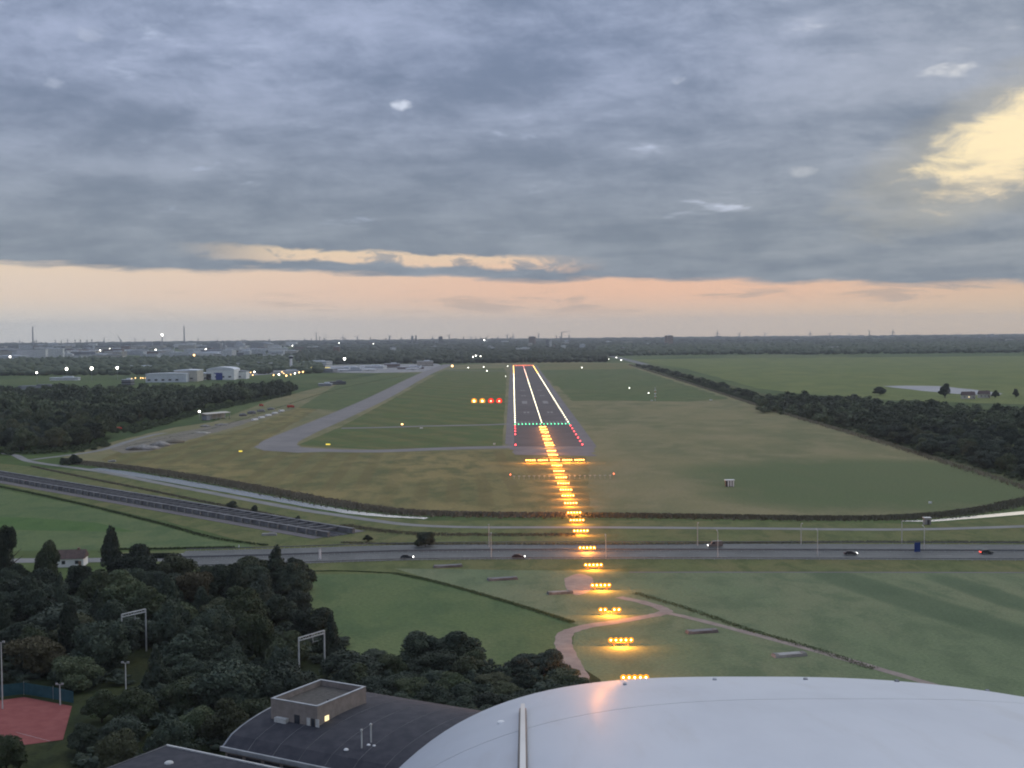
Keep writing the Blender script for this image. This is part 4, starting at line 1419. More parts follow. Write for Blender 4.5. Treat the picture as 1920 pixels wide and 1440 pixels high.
def truck(px, py, rz, label, L=7.0, sc=1.0):
    p = G(px, py)
    t = thing('red_truck', label, 'truck', (p.x, p.y, 0.05), rz)
    t.scale = (sc, sc, sc)
    MB().box((-0.9, 0, 2.0), (L - 2.2, 2.4, 2.5)).build('box_body', M['red'], t)
    MB().prism([(L / 2 - 1.9, 0.5), (L / 2 - 1.9, 2.9), (L / 2 - 0.5, 2.9), (L / 2, 1.8), (L / 2 + 0.05, 0.5)], -1.15, 1.15).build('cab', M['red'], t)
    MB().box((L / 2 - 0.35, 0, 2.25), (0.75, 2.36, 0.7)).build('windscreen', M['glass'], t)
    for x in (-L / 2 + 1.4, L / 2 - 1.2):
        for s in (-1, 1):
            MB().tube((x, s * 0.85, 0.5), (x, s * 1.25, 0.5), 0.5, 0.5, 12).build('wheel', M['tyre'], t)
    return t


truck(222, 808, math.radians(65), 'red box truck parked at the foot of the left tree belt')
truck(545, 765, math.radians(10), 'bright red truck at the far end of the scrap yard', 8.0)
truck(490, 762, math.radians(0), 'dull red truck behind the dark scrap heaps', 6.0, 0.8)

# ================================================================== RAILWAY TRENCH AND GANTRIES
ta, tb = [G(-60, 884), G(640, 1004)]
axis = (tb - ta)
L = axis.length
ang = math.atan2(axis.y, axis.x)
t = thing('railway_trench', 'long concrete railway trench with dark struts running down from the left edge', 'trench', ta, ang)
MB().box((L / 2, 0, 0.10), (L, 9.0, 0.06)).build('track_bed', M['darkroof'], t)
for s in (-1, 1):
    MB().box((L / 2, s * 6.2, 1.0), (L, 1.2, 2.0)).build('trench_wall', M['dkconcrete'], t)
    MB().box((L / 2, s * 6.2, 2.07), (L + 0.1, 1.7, 0.14)).build('wall_coping', M['dkconcrete'], t)
    MB().box((L / 2 + 4, s * 10.6, 0.12), (L - 10, 5.2, 0.06)).build('side_path', M['shoulder'], t)
STRUT = MB().box((0, 0, 0), (1.0, 11.2, 0.9)).mesh('strut', M['dkconcrete'])
BAY = MB().box((0, 0, 0), (0.5, 0.9, 1.9)).mesh('wall_buttress', M['concrete'])
n = int(L / 6.6)
for k in range(n):
    put('strut', STRUT, t, (3 + k * 6.6, 0, 1.45))
    put('wall_buttress', BAY, t, (6.2 + k * 6.6, -7.0, 0.95))
for s in (-1, 1):
    for q in (-0.72, 0.72):
        MB().box((L / 2, s * 2.1 + q, 0.22), (L, 0.08, 0.16)).build('rail', M['steel'], t)
for px, py, w, lab in [(580, 993, 7, 'pale concrete block on the far side of the railway trench end'), (505, 1004, 6, 'pale concrete slab on the near side of the railway trench'), (210, 866, 5, 'small pale slab beside the left service road')]:
    p = G(px, py)
    mb = MB().box((0, 0, 0.45), (w, 1.6, 0.9), taper=0.95)
    mb.box((w * 0.15, 0.5, 1.05), (w * 0.4, 0.5, 0.3))
    mb.build('concrete_block', M['concrete'], label=lab, cat='block').location = p


def gantry(pa, pb, D, h, label, both=False):
    a, b = AT(pa[0], pa[1], D[0]), AT(pb[0], pb[1], D[1])
    t = thing('overhead_gantry', label, 'gantry', (b.x, b.y, 0))
    A = Vector((a.x - b.x, a.y - b.y, a.z))
    B = Vector((0, 0, b.z))
    mb = MB()
    d = (A - B)
    for zz in (0.0, -0.7):
        mb.tube(B + Vector((0, 0, zz)), A + Vector((0, 0, zz)), 0.16, 0.16, 6)
    for k in range(9):
        q0, q1 = B + d * (k / 9), B + d * ((k + 1) / 9)
        mb.tube(q0 + Vector((0, 0, -0.7 * (k % 2))), q1 + Vector((0, 0, -0.7 * ((k + 1) % 2))), 0.07, 0.07, 5)
    mb.build('beam', M['palesteel'], t)
    MB().tube((0, 0, 0), (0, 0, B.z), 0.22, 0.16, 8).build('mast', M['palesteel'], t)
    MB().tube((A.x, A.y, 0), (A.x, A.y, A.z), 0.22, 0.16, 8).build('mast', M['palesteel'], t)
    q = B + d * 0.45
    MB().tube(q, q + Vector((0, 0, -2.2)), 0.07, 0.07, 5).tube(q + Vector((0, 0, -1.9)), q + Vector((1.2, 0, -1.7)), 0.05, 0.05, 5).build('hanger', M['palesteel'], t)
    return t


gantry((560, 1196), (608, 1182), (296, 300), 9, 'pale overhead railway gantry among trees at the pasture edge')
gantry((228, 1152), (273, 1142), (318, 322), 9, 'grey overhead railway gantry deep in the foreground wood')

# ================================================================== PASTURE BLOCKS
for px, py, w, rz, mt, lab in [(1316, 1186, 8.6, 12, 'dkconcrete', 'long flat grey slab in the grass right of the approach lights'), (1480, 1230, 8.6, 12, 'concrete', 'long pale concrete block in the grass just above the nose'),
                               (1050, 1113, 8.0, 14, 'rubble', 'faint long slab in the grass beside the track left of the lights'), (942, 1087, 10.0, 14, 'dkconcrete', 'long low grey slab in the pasture below the motorway'),
                               (840, 1063, 10.0, 12, 'dkconcrete', 'long low slab right beside the motorway on the pasture')]:
    p = G(px, py)
    t = thing('concrete_slab', lab, 'slab', (p.x, p.y, 0), math.radians(rz))
    MB().box((0, 0, 0.35), (w, 2.6, 0.7), taper=0.94).build('slab', M[mt], t)
    for s in (-1, 1):
        MB().box((s * w * 0.42, 0, 0.76), (w * 0.12, 1.9, 0.12)).build('lid', M['rubble'], t)
p = G(1738, 983)
t = thing('pump_hut', 'small grey pump box at the start of the bright ditch water', 'hut', (p.x, p.y, 0))
MB().box((0, 0, 1.3), (2.6, 2.4, 2.6)).build('wall', M['concrete'], t)
MB().box((0, 0, 2.72), (3.1, 2.9, 0.24)).build('roof', M['steel'], t)
MB().box((0.2, -1.22, 1.0), (0.9, 0.06, 1.9)).build('door', M['darkmetal'], t)

# hedge and house by the meadow
p0, p1 = G(230, 1048), G(320, 1046)
hb = crown_template(1, 10, 0.02)
r_ = np.random.default_rng(5)
nl = 5000
Lh = (p1 - p0).length
c = np.stack([r_.uniform(-Lh / 2, Lh / 2, nl), r_.uniform(-0.8, 0.8, nl), r_.uniform(0.1, 1.7, nl)], 1)
side = r_.integers(0, 3, nl)
c[side == 0, 1] = -0.8
c[side == 1, 2] = 1.7
c += r_.normal(0, 0.06, c.shape)
tt_ = r_.standard_normal((nl, 3))
tt_ /= np.linalg.norm(tt_, axis=1, keepdims=True)
bb_ = np.cross(tt_, r_.standard_normal((nl, 3)))
bb_ /= np.linalg.norm(bb_, axis=1, keepdims=True)
q = np.stack([c - tt_ * 0.16, c + bb_ * 0.1, c + tt_ * 0.16, c - bb_ * 0.1], 1).reshape(-1, 3)
i4 = np.arange(nl)[:, None] * 4
F = np.concatenate([i4 + [0, 1, 2], i4 + [0, 2, 3]])
hd = thing('hedge', 'clipped dark green hedge along the access road near the poplar', 'hedge', ((p0.x + p1.x) / 2, (p0.y + p1.y) / 2, 0))
put('foliage', np_mesh('foliage', q, F, M['leafdark']), hd)
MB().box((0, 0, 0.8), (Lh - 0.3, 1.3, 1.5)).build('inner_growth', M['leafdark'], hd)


def house(loc, rz, w, d, h, rh, label, wallm, roofm, lit=False, name='house', group=None):
    t = thing(name, label, 'house', loc, rz, group)
    MB().box((0, 0, h / 2), (w, d, h)).build('wall', wallm, t)
    e = 0.4
    MB().add([(-w / 2 - e, -d / 2 - e, h - 0.1), (w / 2 + e, -d / 2 - e, h - 0.1), (w / 2 + e, d / 2 + e, h - 0.1), (-w / 2 - e, d / 2 + e, h - 0.1), (-w / 2 - e, 0, h + rh), (w / 2 + e, 0, h + rh)],
             [(0, 1, 5, 4), (2, 3, 4, 5), (0, 4, 3), (1, 2, 5), (0, 3, 2, 1)]).build('roof', roofm, t)
    MB().box((w * 0.25, 0, h + rh), (0.8, 0.8, 1.2)).build('chimney', M['brown'], t)
    for k in range(max(2, int(w / 4))):
        x = -w / 2 + (k + 0.5) * w / max(2, int(w / 4))
        MB().box((x, -d / 2 - 0.02, h * 0.55), (1.2, 0.08, 1.2)).build('window', M['L_window'] if lit and k == 1 else M['glass'], t)
    MB().box((w / 2 - 1.2, -d / 2 - 0.03, 1.05), (1.0, 0.08, 2.1)).build('door', M['brown'], t)
    return t


BROOF = surf('brown_tile_roof', (0.12, 0.085, 0.075), (0.09, 0.065, 0.06), 0.8, 0.9)
p = G(136, 1060)
house((p.x, p.y, 0), math.radians(6), 9, 7, 3.0, 2.6, 'brown roofed house with a white ridge beside the bright meadow', M['white'], BROOF)
for px, py, w, lab, lit in [(1815, 748, 14, 'low farmhouse with dark roof and a lit window by the pale field', True), (1845, 746, 12, 'pale gabled barn right of the lit farmhouse', False)]:
    p = G(px, py)
    house((p.x, p.y, 0), math.radians(random.uniform(-15, 15)), w, 9, 4.5, 4.0, lab, M['cream'], BROOF, lit)

# ================================================================== SPORTS HALL, FLAT ROOF AND COURT
AX = math.radians(-30)                      # direction of the hall's long axis in the ground plan
hall_o = G(418, 1398, 8.0)
hall = thing('sports_hall', 'dark barrel-roofed sports hall with a square brick tower below the wood', 'building', (hall_o.x, hall_o.y, 0), AX)
# local x runs along the eave to the right, y away from the camera
HL, HW, HE = 52.0, 38.0, 7.7
arc = []
for k in range(17):
    yy = HW * k / 16
    arc.append((yy, HE + 3.9 * max(0.0, 1 - ((yy - HW / 2) / (HW / 2)) ** 2) ** 0.62))
MB().box((HL / 2, HW / 2, HE / 2 - 0.05), (HL - 0.6, HW - 0.6, HE)).build('wall', M['brick'], hall)
mb = MB()
vs, fs = [], []
for x in (0.0, HL):
    for (yy, zz) in arc:
        vs.append((x, yy, zz))
na = len(arc)
for k in range(na - 1):
    fs.append((k, k + 1, na + k + 1, na + k))
fs.append(tuple(range(na)))
fs.append(tuple(range(2 * na - 1, na - 1, -1)))
fs.append((0, na, 2 * na - 1, na - 1))
roof = mb.add(vs, fs).build('roof', M['darkroof'], hall)
MB().box((HL / 2, -0.25, HE - 0.15), (HL + 0.6, 0.5, 0.75)).build('eave_fascia', M['coping'], hall)
# rim of the vault on the left gable
mb = MB()
for k in range(na - 1):
    mb.tube((-0.12, arc[k][0], arc[k][1]), (-0.12, arc[k + 1][0], arc[k + 1][1]), 0.17, 0.17, 6)
mb.build('gable_rim', M['coping'], hall)
for k in range(12):
    MB().box((2.5 + k * 4.2, 0.26, HE - 2.1), (3.4, 0.1, 2.0)).build('window', M['glass'], hall)
# ventilation pipes and domes
for x, y in ((26.3, 5.3), (26.7, 7.4)):
    zz = HE + 3.9 * (1 - ((y - HW / 2) / (HW / 2)) ** 2) ** 0.62
    MB().tube((x, y, zz - 0.3), (x, y, zz + 3.0), 0.13, 0.13, 8).ball((x, y, zz + 3.05), 0.24, 8, 4).build('vent_pipe', M['palesteel'], hall)
for x, y, r0 in ((24.0, 4.0, 0.45), (26.9, 6.4, 0.35), (28.0, 6.5, 0.3)):
    zz = HE + 3.9 * (1 - ((y - HW / 2) / (HW / 2)) ** 2) ** 0.62
    MB().ball((x, y, zz), r0, 8, 3, 0.7, True).build('roof_dome', M['white'], hall)
for k in range(9):
    x = 5.5 + k * 5.6
    sb = MB()
    for q in range(na - 1):
        sb.tube((x, arc[q][0], arc[q][1] + 0.01), (x, arc[q + 1][0], arc[q + 1][1] + 0.01), 0.05, 0.05, 4)
    sb.build('roof_seam', M['dkconcrete'], hall)
# brick tower through the back of the vault
TX0, TX1, TY0, TY1, TZ = 3.3, 13.9, 9.0, 23.3, 14.5
twr = MB().box(((TX0 + TX1) / 2, (TY0 + TY1) / 2, (TZ - 1.0) / 2), (TX1 - TX0, TY1 - TY0, TZ - 1.0)).build('tower_wall', M['brick'], hall)
MB().box(((TX0 + TX1) / 2, (TY0 + TY1) / 2, TZ - 0.99), (TX1 - TX0 - 0.8, TY1 - TY0 - 0.8, 0.06)).build('tower_roof', M['gravelroof'], hall)
for (cx, cyy, sx, sy) in (((TX0 + TX1) / 2, TY0 + 0.2, TX1 - TX0, 0.4), ((TX0 + TX1) / 2, TY1 - 0.2, TX1 - TX0, 0.4), (TX0 + 0.2, (TY0 + TY1) / 2, 0.4, TY1 - TY0 - 0.8), (TX1 - 0.2, (TY0 + TY1) / 2, 0.4, TY1 - TY0 - 0.8)):
    pr = MB().box((cx, cyy, TZ - 0.5), (sx, sy, 1.0)).build('parapet', M['brick'], hall)
    MB().box((cx, cyy, TZ + 0.06), (sx + 0.1, sy + 0.1, 0.12)).build('coping', M['coping'], pr)
MB().tube((TX0 + 9, TY0 + 5, TZ - 1), (TX0 + 9, TY0 + 5, TZ - 0.1), 0.15, 0.15, 7).build('roof_vent', M['darkmetal'], hall)
MB().box((TX1 + 0.03, TY0 + 2.6, TZ - 2.7), (0.1, 1.1, 0.9)).build('lit_window', M['L_window'], hall)
for k in range(3):
    MB().box((TX0 + 8.6 + k * 1.0, TY0 - 0.03, TZ - 3.3), (0.75, 0.1, 2.1)).build('window', M['palesteel'] if k != 1 else M['glass'], hall)
MB().box((TX0 + 6.0, TY0 - 0.03, TZ - 3.2), (1.2, 0.1, 2.2)).build('window', M['glass'], hall)
MB().box((TX0 + 2.8, TY0 - 0.5, TZ - 3.6), (2.6, 0.9, 1.3)).build('air_unit', M['palesteel'], hall)
MB().box((TX0 + 4.3, TY0 - 0.9, TZ - 4.6), (1.0, 0.9, 0.8)).build('air_unit', M['white'], hall)

fo = G(313, 1398, 7.5)
flat = thing('flat_roofed_building', 'dark flat-roofed building with a pale roof edge at the bottom of the view', 'building', (fo.x, fo.y, 0), AX)
MB().box((15, -9, 3.6), (29.6, 17.6, 7.2)).build('wall', M['brick'], flat)
MB().box((15, -9, 7.32), (30, 18, 0.24)).build('roof', M['darkroof'], flat)
MB().box((15, 0.05, 7.52), (30.2, 0.35, 0.3)).build('roof_edge', M['palesteel'], flat)
MB().box((-0.05, -9, 7.5), (0.2, 18, 0.2)).build('roof_edge', M['dkconcrete'], flat)
for x, y in ((7.0, -6.5),):
    MB().ball((x, y, 7.44), 0.8, 10, 4, 0.5, True).build('skylight', M['palesteel'], flat)

# red court with its fence and floodlights
ca = [G(-60, 1322), G(45, 1308), G(135, 1325), G(118, 1388), G(30, 1400), G(-60, 1385)]
court = sheet('sports_court', [(p.x, p.y) for p in ca], 0.12, M['clay'])
strip('court_line', [g2(30, 1374), g2(60, 1382), g2(95, 1391)], 0.10, 0.14, M['laneline'], court)
for px, py, h, lab in [(5, 1330, 14.5, 'tall court floodlight mast at the left edge'), (113, 1323, 4.6, 'short floodlight mast at the far corner of the red court'), (237, 1330, 10.0, 'thin lamp pole rising out of the trees right of the court')]:
    p = G(px, py)
    t = thing('floodlight_mast', lab, 'mast', (p.x, p.y, 0))
    MB().tube((0, 0, 0), (0, 0, h), 0.16, 0.11, 8).build('mast', M['palesteel'], t)
    MB().box((0, 0, h), (1.6, 0.14, 0.14)).build('crossarm', M['steel'], t)
    for s in (-1, 1):
        MB().box((s * 0.6, -0.15, h + 0.2), (0.5, 0.3, 0.35)).build('floodlight', M['steel'], t)
fp = [G(-60, 1318), G(0, 1308), G(45, 1303), G(100, 1312), G(138, 1320)]
t = thing('court_fence', 'teal windbreak fence along the far side of the red court', 'fence', fp[0])
for i in range(len(fp) - 1):
    a, b = fp[i] - fp[0], fp[i + 1] - fp[0]
    d = b - a
    mid = (a + b) / 2
    MB().box((mid.x, mid.y, 1.5), (d.length, 0.05, 2.6), math.atan2(d.y, d.x)).build('mesh_panel', M['net'], t)
    MB().tube((a.x, a.y, 0), (a.x, a.y, 3.1), 0.06, 0.06, 6).build('post', M['steel'], t)

# ================================================================== YARD BY THE LEFT BELT
p = G(405, 786)
t = thing('long_shed', 'long pale open-sided shed at the foot of the left tree belt', 'shed', (p.x, p.y, 0), math.radians(62))
MB().box((0, 3.0, 3.2), (34, 0.3, 5.4)).build('back_wall', M['cream'], t)
MB().add([(-17.5, -3.4, 5.4), (17.5, -3.4, 5.4), (17.5, 3.4, 6.4), (-17.5, 3.4, 6.4), (-17.5, -3.4, 5.7), (17.5, -3.4, 5.7), (17.5, 3.4, 6.7), (-17.5, 3.4, 6.7)],
         [(0, 3, 2, 1), (4, 5, 6, 7), (0, 1, 5, 4), (1, 2, 6, 5), (2, 3, 7, 6), (3, 0, 4, 7)]).build('roof', M['cream'], t)
for k in range(6):
    MB().box((-16 + k * 6.4, -3.0, 2.75), (0.5, 0.5, 5.3)).build('post', M['steel'], t)
MB().box((-14.0, -0.5, 2.2), (6.0, 4.8, 4.2)).build('grey_bay', M['grey'], t)


def heap(px, py, w, d, h, mat, label, seed):
    p = G(px, py)
    V, F = ICO2
    r = np.random.default_rng(seed)
    k = 1 + 0.22 * np.sin(V[:, 0] * 5 + seed) * np.cos(V[:, 1] * 4) + 0.08 * r.standard_normal(len(V))
    VV = V * np.array([w / 2, d / 2, h]) * k[:, None]
    VV[:, 2] = np.maximum(VV[:, 2], -0.3)
    return put('rubble_heap', np_mesh('rubble_heap', VV, F, mat), None, p, label=label, cat='heap', group='heaps on the bare ground')


heap(268, 842, 24, 22, 3.0, M['rubble'], 'large grey rubble heap on the bare ground left of the taxiway loop', 1)
heap(300, 836, 14, 16, 3.2, M['rubble'], 'grey rubble heap joined to the right of the largest heap', 2)
heap(327, 830, 14, 14, 3.0, M['soil'], 'brownish earth heap behind the grey rubble heaps', 3)
for k, (px, py, w, h, lab) in enumerate([(455, 780, 8, 3.0, 'dark scrap pile nearest the long shed'), (472, 776, 9, 3.4, 'dark scrap pile second from the long shed'), (490, 772, 9, 2.6, 'dark scrap pile third from the long shed'),
                                         (508, 768, 8, 2.4, 'dark scrap pile closest to the bright red truck'), (385, 800, 9, 1.8, 'low pale gravel pile in front of the long shed'), (415, 797, 12, 1.6, 'wide pale gravel spread in front of the long shed')]):
    heap(px, py, w, w, h, M['dkconcrete'] if k < 4 else M['rubble'], lab, 10 + k)
for k in range(5):
    p = G(478 + k * 12.5, 788 - k * 4.2)
    mb = MB().box((0, 0, 0.7), (6.2, 3.0, 1.2), math.radians(55), 0.9)
    mb.box((0, 0, 1.4), (5.0, 2.2, 0.2), math.radians(55))
    mb.build('concrete_slab', M['white'], label='white concrete panel, %s in the row counted from the long shed' % ORD[k], cat='slab', group='white panels in the yard').location = p
p = G(380, 812)
mb = MB().box((0, 0, 0.35), (14, 5, 0.7), math.radians(-35), 0.96)
mb.box((1, 0.5, 0.8), (6, 2, 0.2), math.radians(-35))
mb.build('concrete_slab', M['cream'], label='pale slab lying tilted below the long shed', cat='slab').location = p

# ================================================================== HANGARS, TERMINAL, APRON
def hangar(px, base, D, w, d, h, label, wallm, roofm, curved=False, door=None, rz=0.0):
    p = AT(px, base, D)
    t = thing('hangar', label, 'hangar', (p.x, D, 0), rz, 'hangars beside the apron')
    MB().box((0, d / 2, h / 2), (w, d, h)).build('wall', wallm, t)
    if curved:
        pr = [(-w / 2 - 0.5, h)] + [(-(w / 2 + 0.5) * math.cos(math.pi * k / 12), h + 5.0 * math.sin(math.pi * k / 12)) for k in range(1, 12)] + [(w / 2 + 0.5, h)]
    else:
        pr = [(-w / 2 - 0.5, h), (-w / 2 - 0.5, h + 1.0), (0, h + 2.2), (w / 2 + 0.5, h + 1.0), (w / 2 + 0.5, h)]
    MB().prism(pr, -0.6, d + 0.6).build('roof', roofm, t)
    if door:
        dr = MB().box((door[0], -0.12, door[2] / 2), (door[1], 0.3, door[2])).build('door', M['blue'], t)
        MB().box((door[0] - door[1] * 0.15, -0.3, door[2] + 0.9), (door[1] * 1.25, 0.4, 1.6)).build('door_head', M['blue'], dr)
    for k in range(int(w / 12)):
        MB().box((-w / 2 + 6 + k * 12, -0.06, h * 0.3), (5.0, 0.14, 2.6)).build('window', M['glass'], t)
    return t


hangar(311, 712, 2200, 70, 30, 14, 'long low grey hangar at the left end of the hangar row', M['roofgrey'], M['roofgrey'])
hangar(348, 712, 2220, 40, 45, 19, 'tall cream-sided hangar second from the left', M['cream'], M['roofgrey'])
hangar(375, 709, 2300, 40, 30, 11, 'low hangar with a row of windows between the tall and the arched one', M['cream'], M['roofgrey'])
hangar(413, 707, 2300, 50, 50, 18, 'arched white hangar with a blue door', M['white'], M['roofgrey'], True, (-2, 12, 11))
hangar(446, 704, 2340, 30, 30, 13, 'white hangar with two dark gates right of the arched one', M['white'], M['grey'])


def block(px, base, D, w, d, h, label, wallm, group=None, cat='building', name='building', floors=None, loc_z=0):
    """far building: walls, ribbon windows, parapet and plant room"""
    p = AT(px, base, D)
    t = thing(name, label, cat, (p.x, D, 0), random.uniform(-0.5, 0.5), group)
    MB().box((0, 0, h / 2), (w, d, h)).build('wall', wallm, t)
    mb = MB()
    fl = floors or max(1, min(8, int(h / 4)))
    for k in range(fl):
        zz = (k + 0.55) * h / fl
        mb.box((0, 0, zz), (w + 0.3, d + 0.3, h / fl * 0.26))
    # ribbon windows as bands set a little proud, one mesh per floor group
    mb.build('window_band', M['glass'] if h > 9 else M['grey'], t)
    MB().box((w * 0.12, 0, h + 1.2), (w * 0.35, d * 0.5, 2.4)).box((0, 0, h + 0.25), (w + 0.6, d + 0.6, 0.5)).build('roof', M['roofgrey'] if random.random() < 0.5 else M['grey'], t)
    return t


block(650, 694, 2790, 75, 25, 8, 'terminal building with a pale roof behind the parked aircraft', M['roofgrey'], cat='terminal', name='terminal')
tm = block(600, 697, 2700, 70, 25, 8, 'grey terminal hall with a lit yellow strip on its roof', M['grey'], cat='terminal', name='terminal')
MB().box((6, -10, 10.6), (44, 1.2, 1.2)).build('lit_strip', M['L_sign'], tm)
block(700, 690, 2950, 60, 20, 7, 'white low terminal wing in the middle of the apron', M['white'], cat='terminal', name='terminal')
block(735, 688, 3050, 36, 18, 9, 'brown terminal block right of the white wing', M['brown'], cat='terminal', name='terminal')
block(540, 696, 2640, 60, 16, 6, 'pale low hall between the hangars and the terminal', M['white'], cat='terminal', name='terminal')
block(250, 690, 3000, 120, 30, 9, 'long white hall in the trees left of the hangars', M['white'], cat='warehouse', name='warehouse')
block(470, 684, 3200, 110, 30, 10, 'long white hall behind the parked airliner', M['white'], cat='warehouse', name='warehouse')
block(590, 680, 3350, 90, 30, 10, 'white hall half hidden behind the lit terminal', M['white'], cat='warehouse', name='warehouse')
block(797, 686, 3150, 40, 25, 12, 'pale building at the far corner of the apron', M['cream'], cat='terminal', name='terminal')
block(770, 692, 2900, 60, 16, 5, 'long low shed at the end of the apron', M['brown'], cat='terminal', name='terminal')
block(75, 722, 1960, 60, 20, 5, 'long low shed with pale roof right behind the left tree belt', M['grey'])
block(122, 705, 2350, 52, 14, 5, 'thin pale roof below the left floodlights', M['roofgrey'])
block(240, 716, 2090, 16, 14, 9, 'small dark block in front of the long low hangar', M['darkmetal'])
block(632, 718, 2040, 26, 12, 4.5, 'dark low cabin beside the taxiway', M['darkmetal'])
block(610, 720, 1990, 20, 10, 3.5, 'grey low cabin left of the dark one beside the taxiway', M['grey'])

# control tower
p = AT(546, 694, 2900)
t = thing('control_tower', 'pale control tower with a wide cab above the apron', 'tower', (p.x, 2900, 0))
MB().tube((0, 0, 0), (0, 0, 26), 3.2, 2.8, 10).build('shaft', M['white'], t)
MB().tube((0, 0, 26), (0, 0, 31), 4.0, 5.2, 12).build('cab', M['glass'], t)
MB().tube((0, 0, 31), (0, 0, 32), 5.6, 5.0, 12).build('roof', M['white'], t)
MB().tube((0, 0, 32), (0, 0, 39), 0.3, 0.1, 6).build('antenna', M['steel'], t)


def airliner(px, py, rz, label, sc=1.0):
    p = G(px, py)
    t = thing('airliner', label, 'aircraft', (p.x, p.y, 0.1), rz, 'aircraft parked on the apron')
    t.scale = (sc, sc, sc)
    mb = MB()
    prof = [(-18, 0.2, 4.4), (-14, 1.3, 4.0), (-8, 1.95, 3.6), (10, 1.95, 3.6), (14, 1.7, 3.5), (17, 0.9, 3.3), (18, 0.1, 3.2)]
    for a, b in zip(prof[:-1], prof[1:]):
        mb.tube((a[0], 0, a[2]), (b[0], 0, b[2]), a[1], b[1], 12, False)
    mb.build('fuselage', M['white'], t, smooth=True)
    for s in (-1, 1):
        MB().add([(4, s * 1.6, 3.0), (-2, s * 1.6, 3.0), (-6, s * 17, 4.2), (-4, s * 17, 4.2), (4, s * 1.6, 3.4), (-2, s * 1.6, 3.4), (-6, s * 17, 4.35), (-4, s * 17, 4.35)],
                 [(0, 1, 2, 3), (4, 5, 6, 7), (0, 1, 5, 4), (1, 2, 6, 5), (2, 3, 7, 6), (3, 0, 4, 7)]).build('wing', M['white'], t)
        MB().tube((3.5, s * 5.5, 2.3), (0.3, s * 5.5, 2.3), 0.95, 0.8, 10).build('engine', M['steel'], t)
        MB().add([(-14, s * 0.8, 4.4), (-17, s * 0.8, 4.4), (-18, s * 6, 5.0), (-16.5, s * 6, 5.0), (-15.5, s * 0.8, 4.65)], [(0, 1, 2, 3), (0, 3, 4), (1, 2, 4), (2, 3, 4), (0, 1, 4)]).build('tailplane', M['white'], t)
    MB().prism([(-13, 5.0), (-16.5, 11.0), (-18.5, 11.0), (-17.5, 4.6)], -0.25, 0.25).build('fin', M['white'], t)
    for x, y in ((13, 0), (0, 2.6), (0, -2.6)):
        MB().tube((x, y, 0.5), (x, y, 2.4), 0.18, 0.18, 6).tube((x, y - 0.35, 0.5), (x, y + 0.35, 0.5), 0.5, 0.5, 10).build('landing_gear', M['tyre'], t)
    return t


airliner(500, 698, math.radians(175), 'white airliner parked on the apron right of the hangars', 1.1)
airliner(640, 697, math.radians(185), 'white airliner parked in front of the lit yellow roof strip', 1.1)
airliner(690, 696, math.radians(5), 'white airliner parked before the pale terminal roof', 1.0)
airliner(775, 694, math.radians(170), 'white airliner parked near the taxiway end of the apron', 1.0)


def mast_light(px, top, D, h_over, label, r=1.2, lens='L_flood', group=None, name='floodlight_mast', cat='floodlight'):
    q = AT(px, top, D)
    t = thing(name, label, cat, (q.x, D, 0), 0, group)
    h = max(2.0, q.z)
    MB().tube((0, 0, 0), (0, 0, h), 0.35, 0.2, 6).build('mast', M['steel'], t)
    MB().box((0, 0, h), (2.4, 0.5, 0.3)).build('crossarm', M['steel'], t)
    MB().ball((0, -0.6, h + 0.3), r, 8, 5).build('lamp', M[lens], t)
    return t


for px, top, D, r, lab in [(69, 699, 2250, 1.5, 'small floodlight lowest in the left row above the belt'), (125, 692, 2300, 2.3, 'bright floodlight left of the brightest one above the tree belt'), (172, 691, 2300, 2.7, 'brightest floodlight above the left tree belt'),
                           (220, 690, 2350, 2.2, 'bright floodlight right of the brightest one above the tree belt'), (364, 666, 3300, 2.4, 'warm floodlight above the tall hangar'), (646, 673, 3000, 2.6, 'yellow-white floodlight beside the terminal'),
                           (374, 772, 1210, 0.9, 'small lamp at the corner of the long shed'), (848, 688, 3050, 2.4, 'orange-white light at the far end of the taxiway'), (19, 669, 4300, 3.0, 'white light among houses near the left edge')]:
    mast_light(px, top, D, 0, lab, r, 'L_street' if 'orange' in lab or 'warm' in lab else 'L_flood')
k = 0
for px, py in [(393, 711), (412, 709), (425, 708), (433, 706), (443, 705), (452, 704), (461, 703), (470, 702), (477, 701), (462, 707), (474, 707), (513, 707), (523, 706), (532, 704), (537, 708), (545, 706), (553, 704), (561, 702), (568, 701), (576, 700), (584, 699), (529, 701)]:
    p = G(px, py)
    mast_light(px, py - 3.5, p.y, 0, 'low orange lamp in the string of lights along the apron edge', random.uniform(0.9, 1.6), 'L_street' if k % 4 else 'L_flood', 'lamps along the apron edge', 'apron_lamp', 'lamp')
    k += 1
for px, py in [(247, 712), (254, 711), (264, 711), (268, 711), (273, 711), (282, 711)]:
    p = G(px, py)
    mast_light(px, py - 2, p.y, 0, 'warm lamp in the row in front of the long low hangar', 0.9, 'L_street', 'lamps before the low hangar', 'apron_lamp', 'lamp')
for px, py in [(882, 668), (887, 669), (892, 667), (901, 668), (841, 670)]:
    mast_light(px, py, 3650, 0, 'white lamp in the edge of the far wood beyond the runway', 1.4, 'L_flood', 'lamps at the far wood', 'street_lamp', 'lamp')
for px, py in [(878, 690), (907, 689), (913, 696), (948, 706), (952, 687), (1091, 690), (1180, 728), (1216, 738)]:
    p = G(px, py)
    put('taxi_light', lamp_mesh('taxi_light', 0.8 if py < 700 else 0.5, 'L_flood'), None, (p.x, p.y, 0.1), label='small white light standing alone in the far airfield grass', cat='light', group='single lights in the far grass')
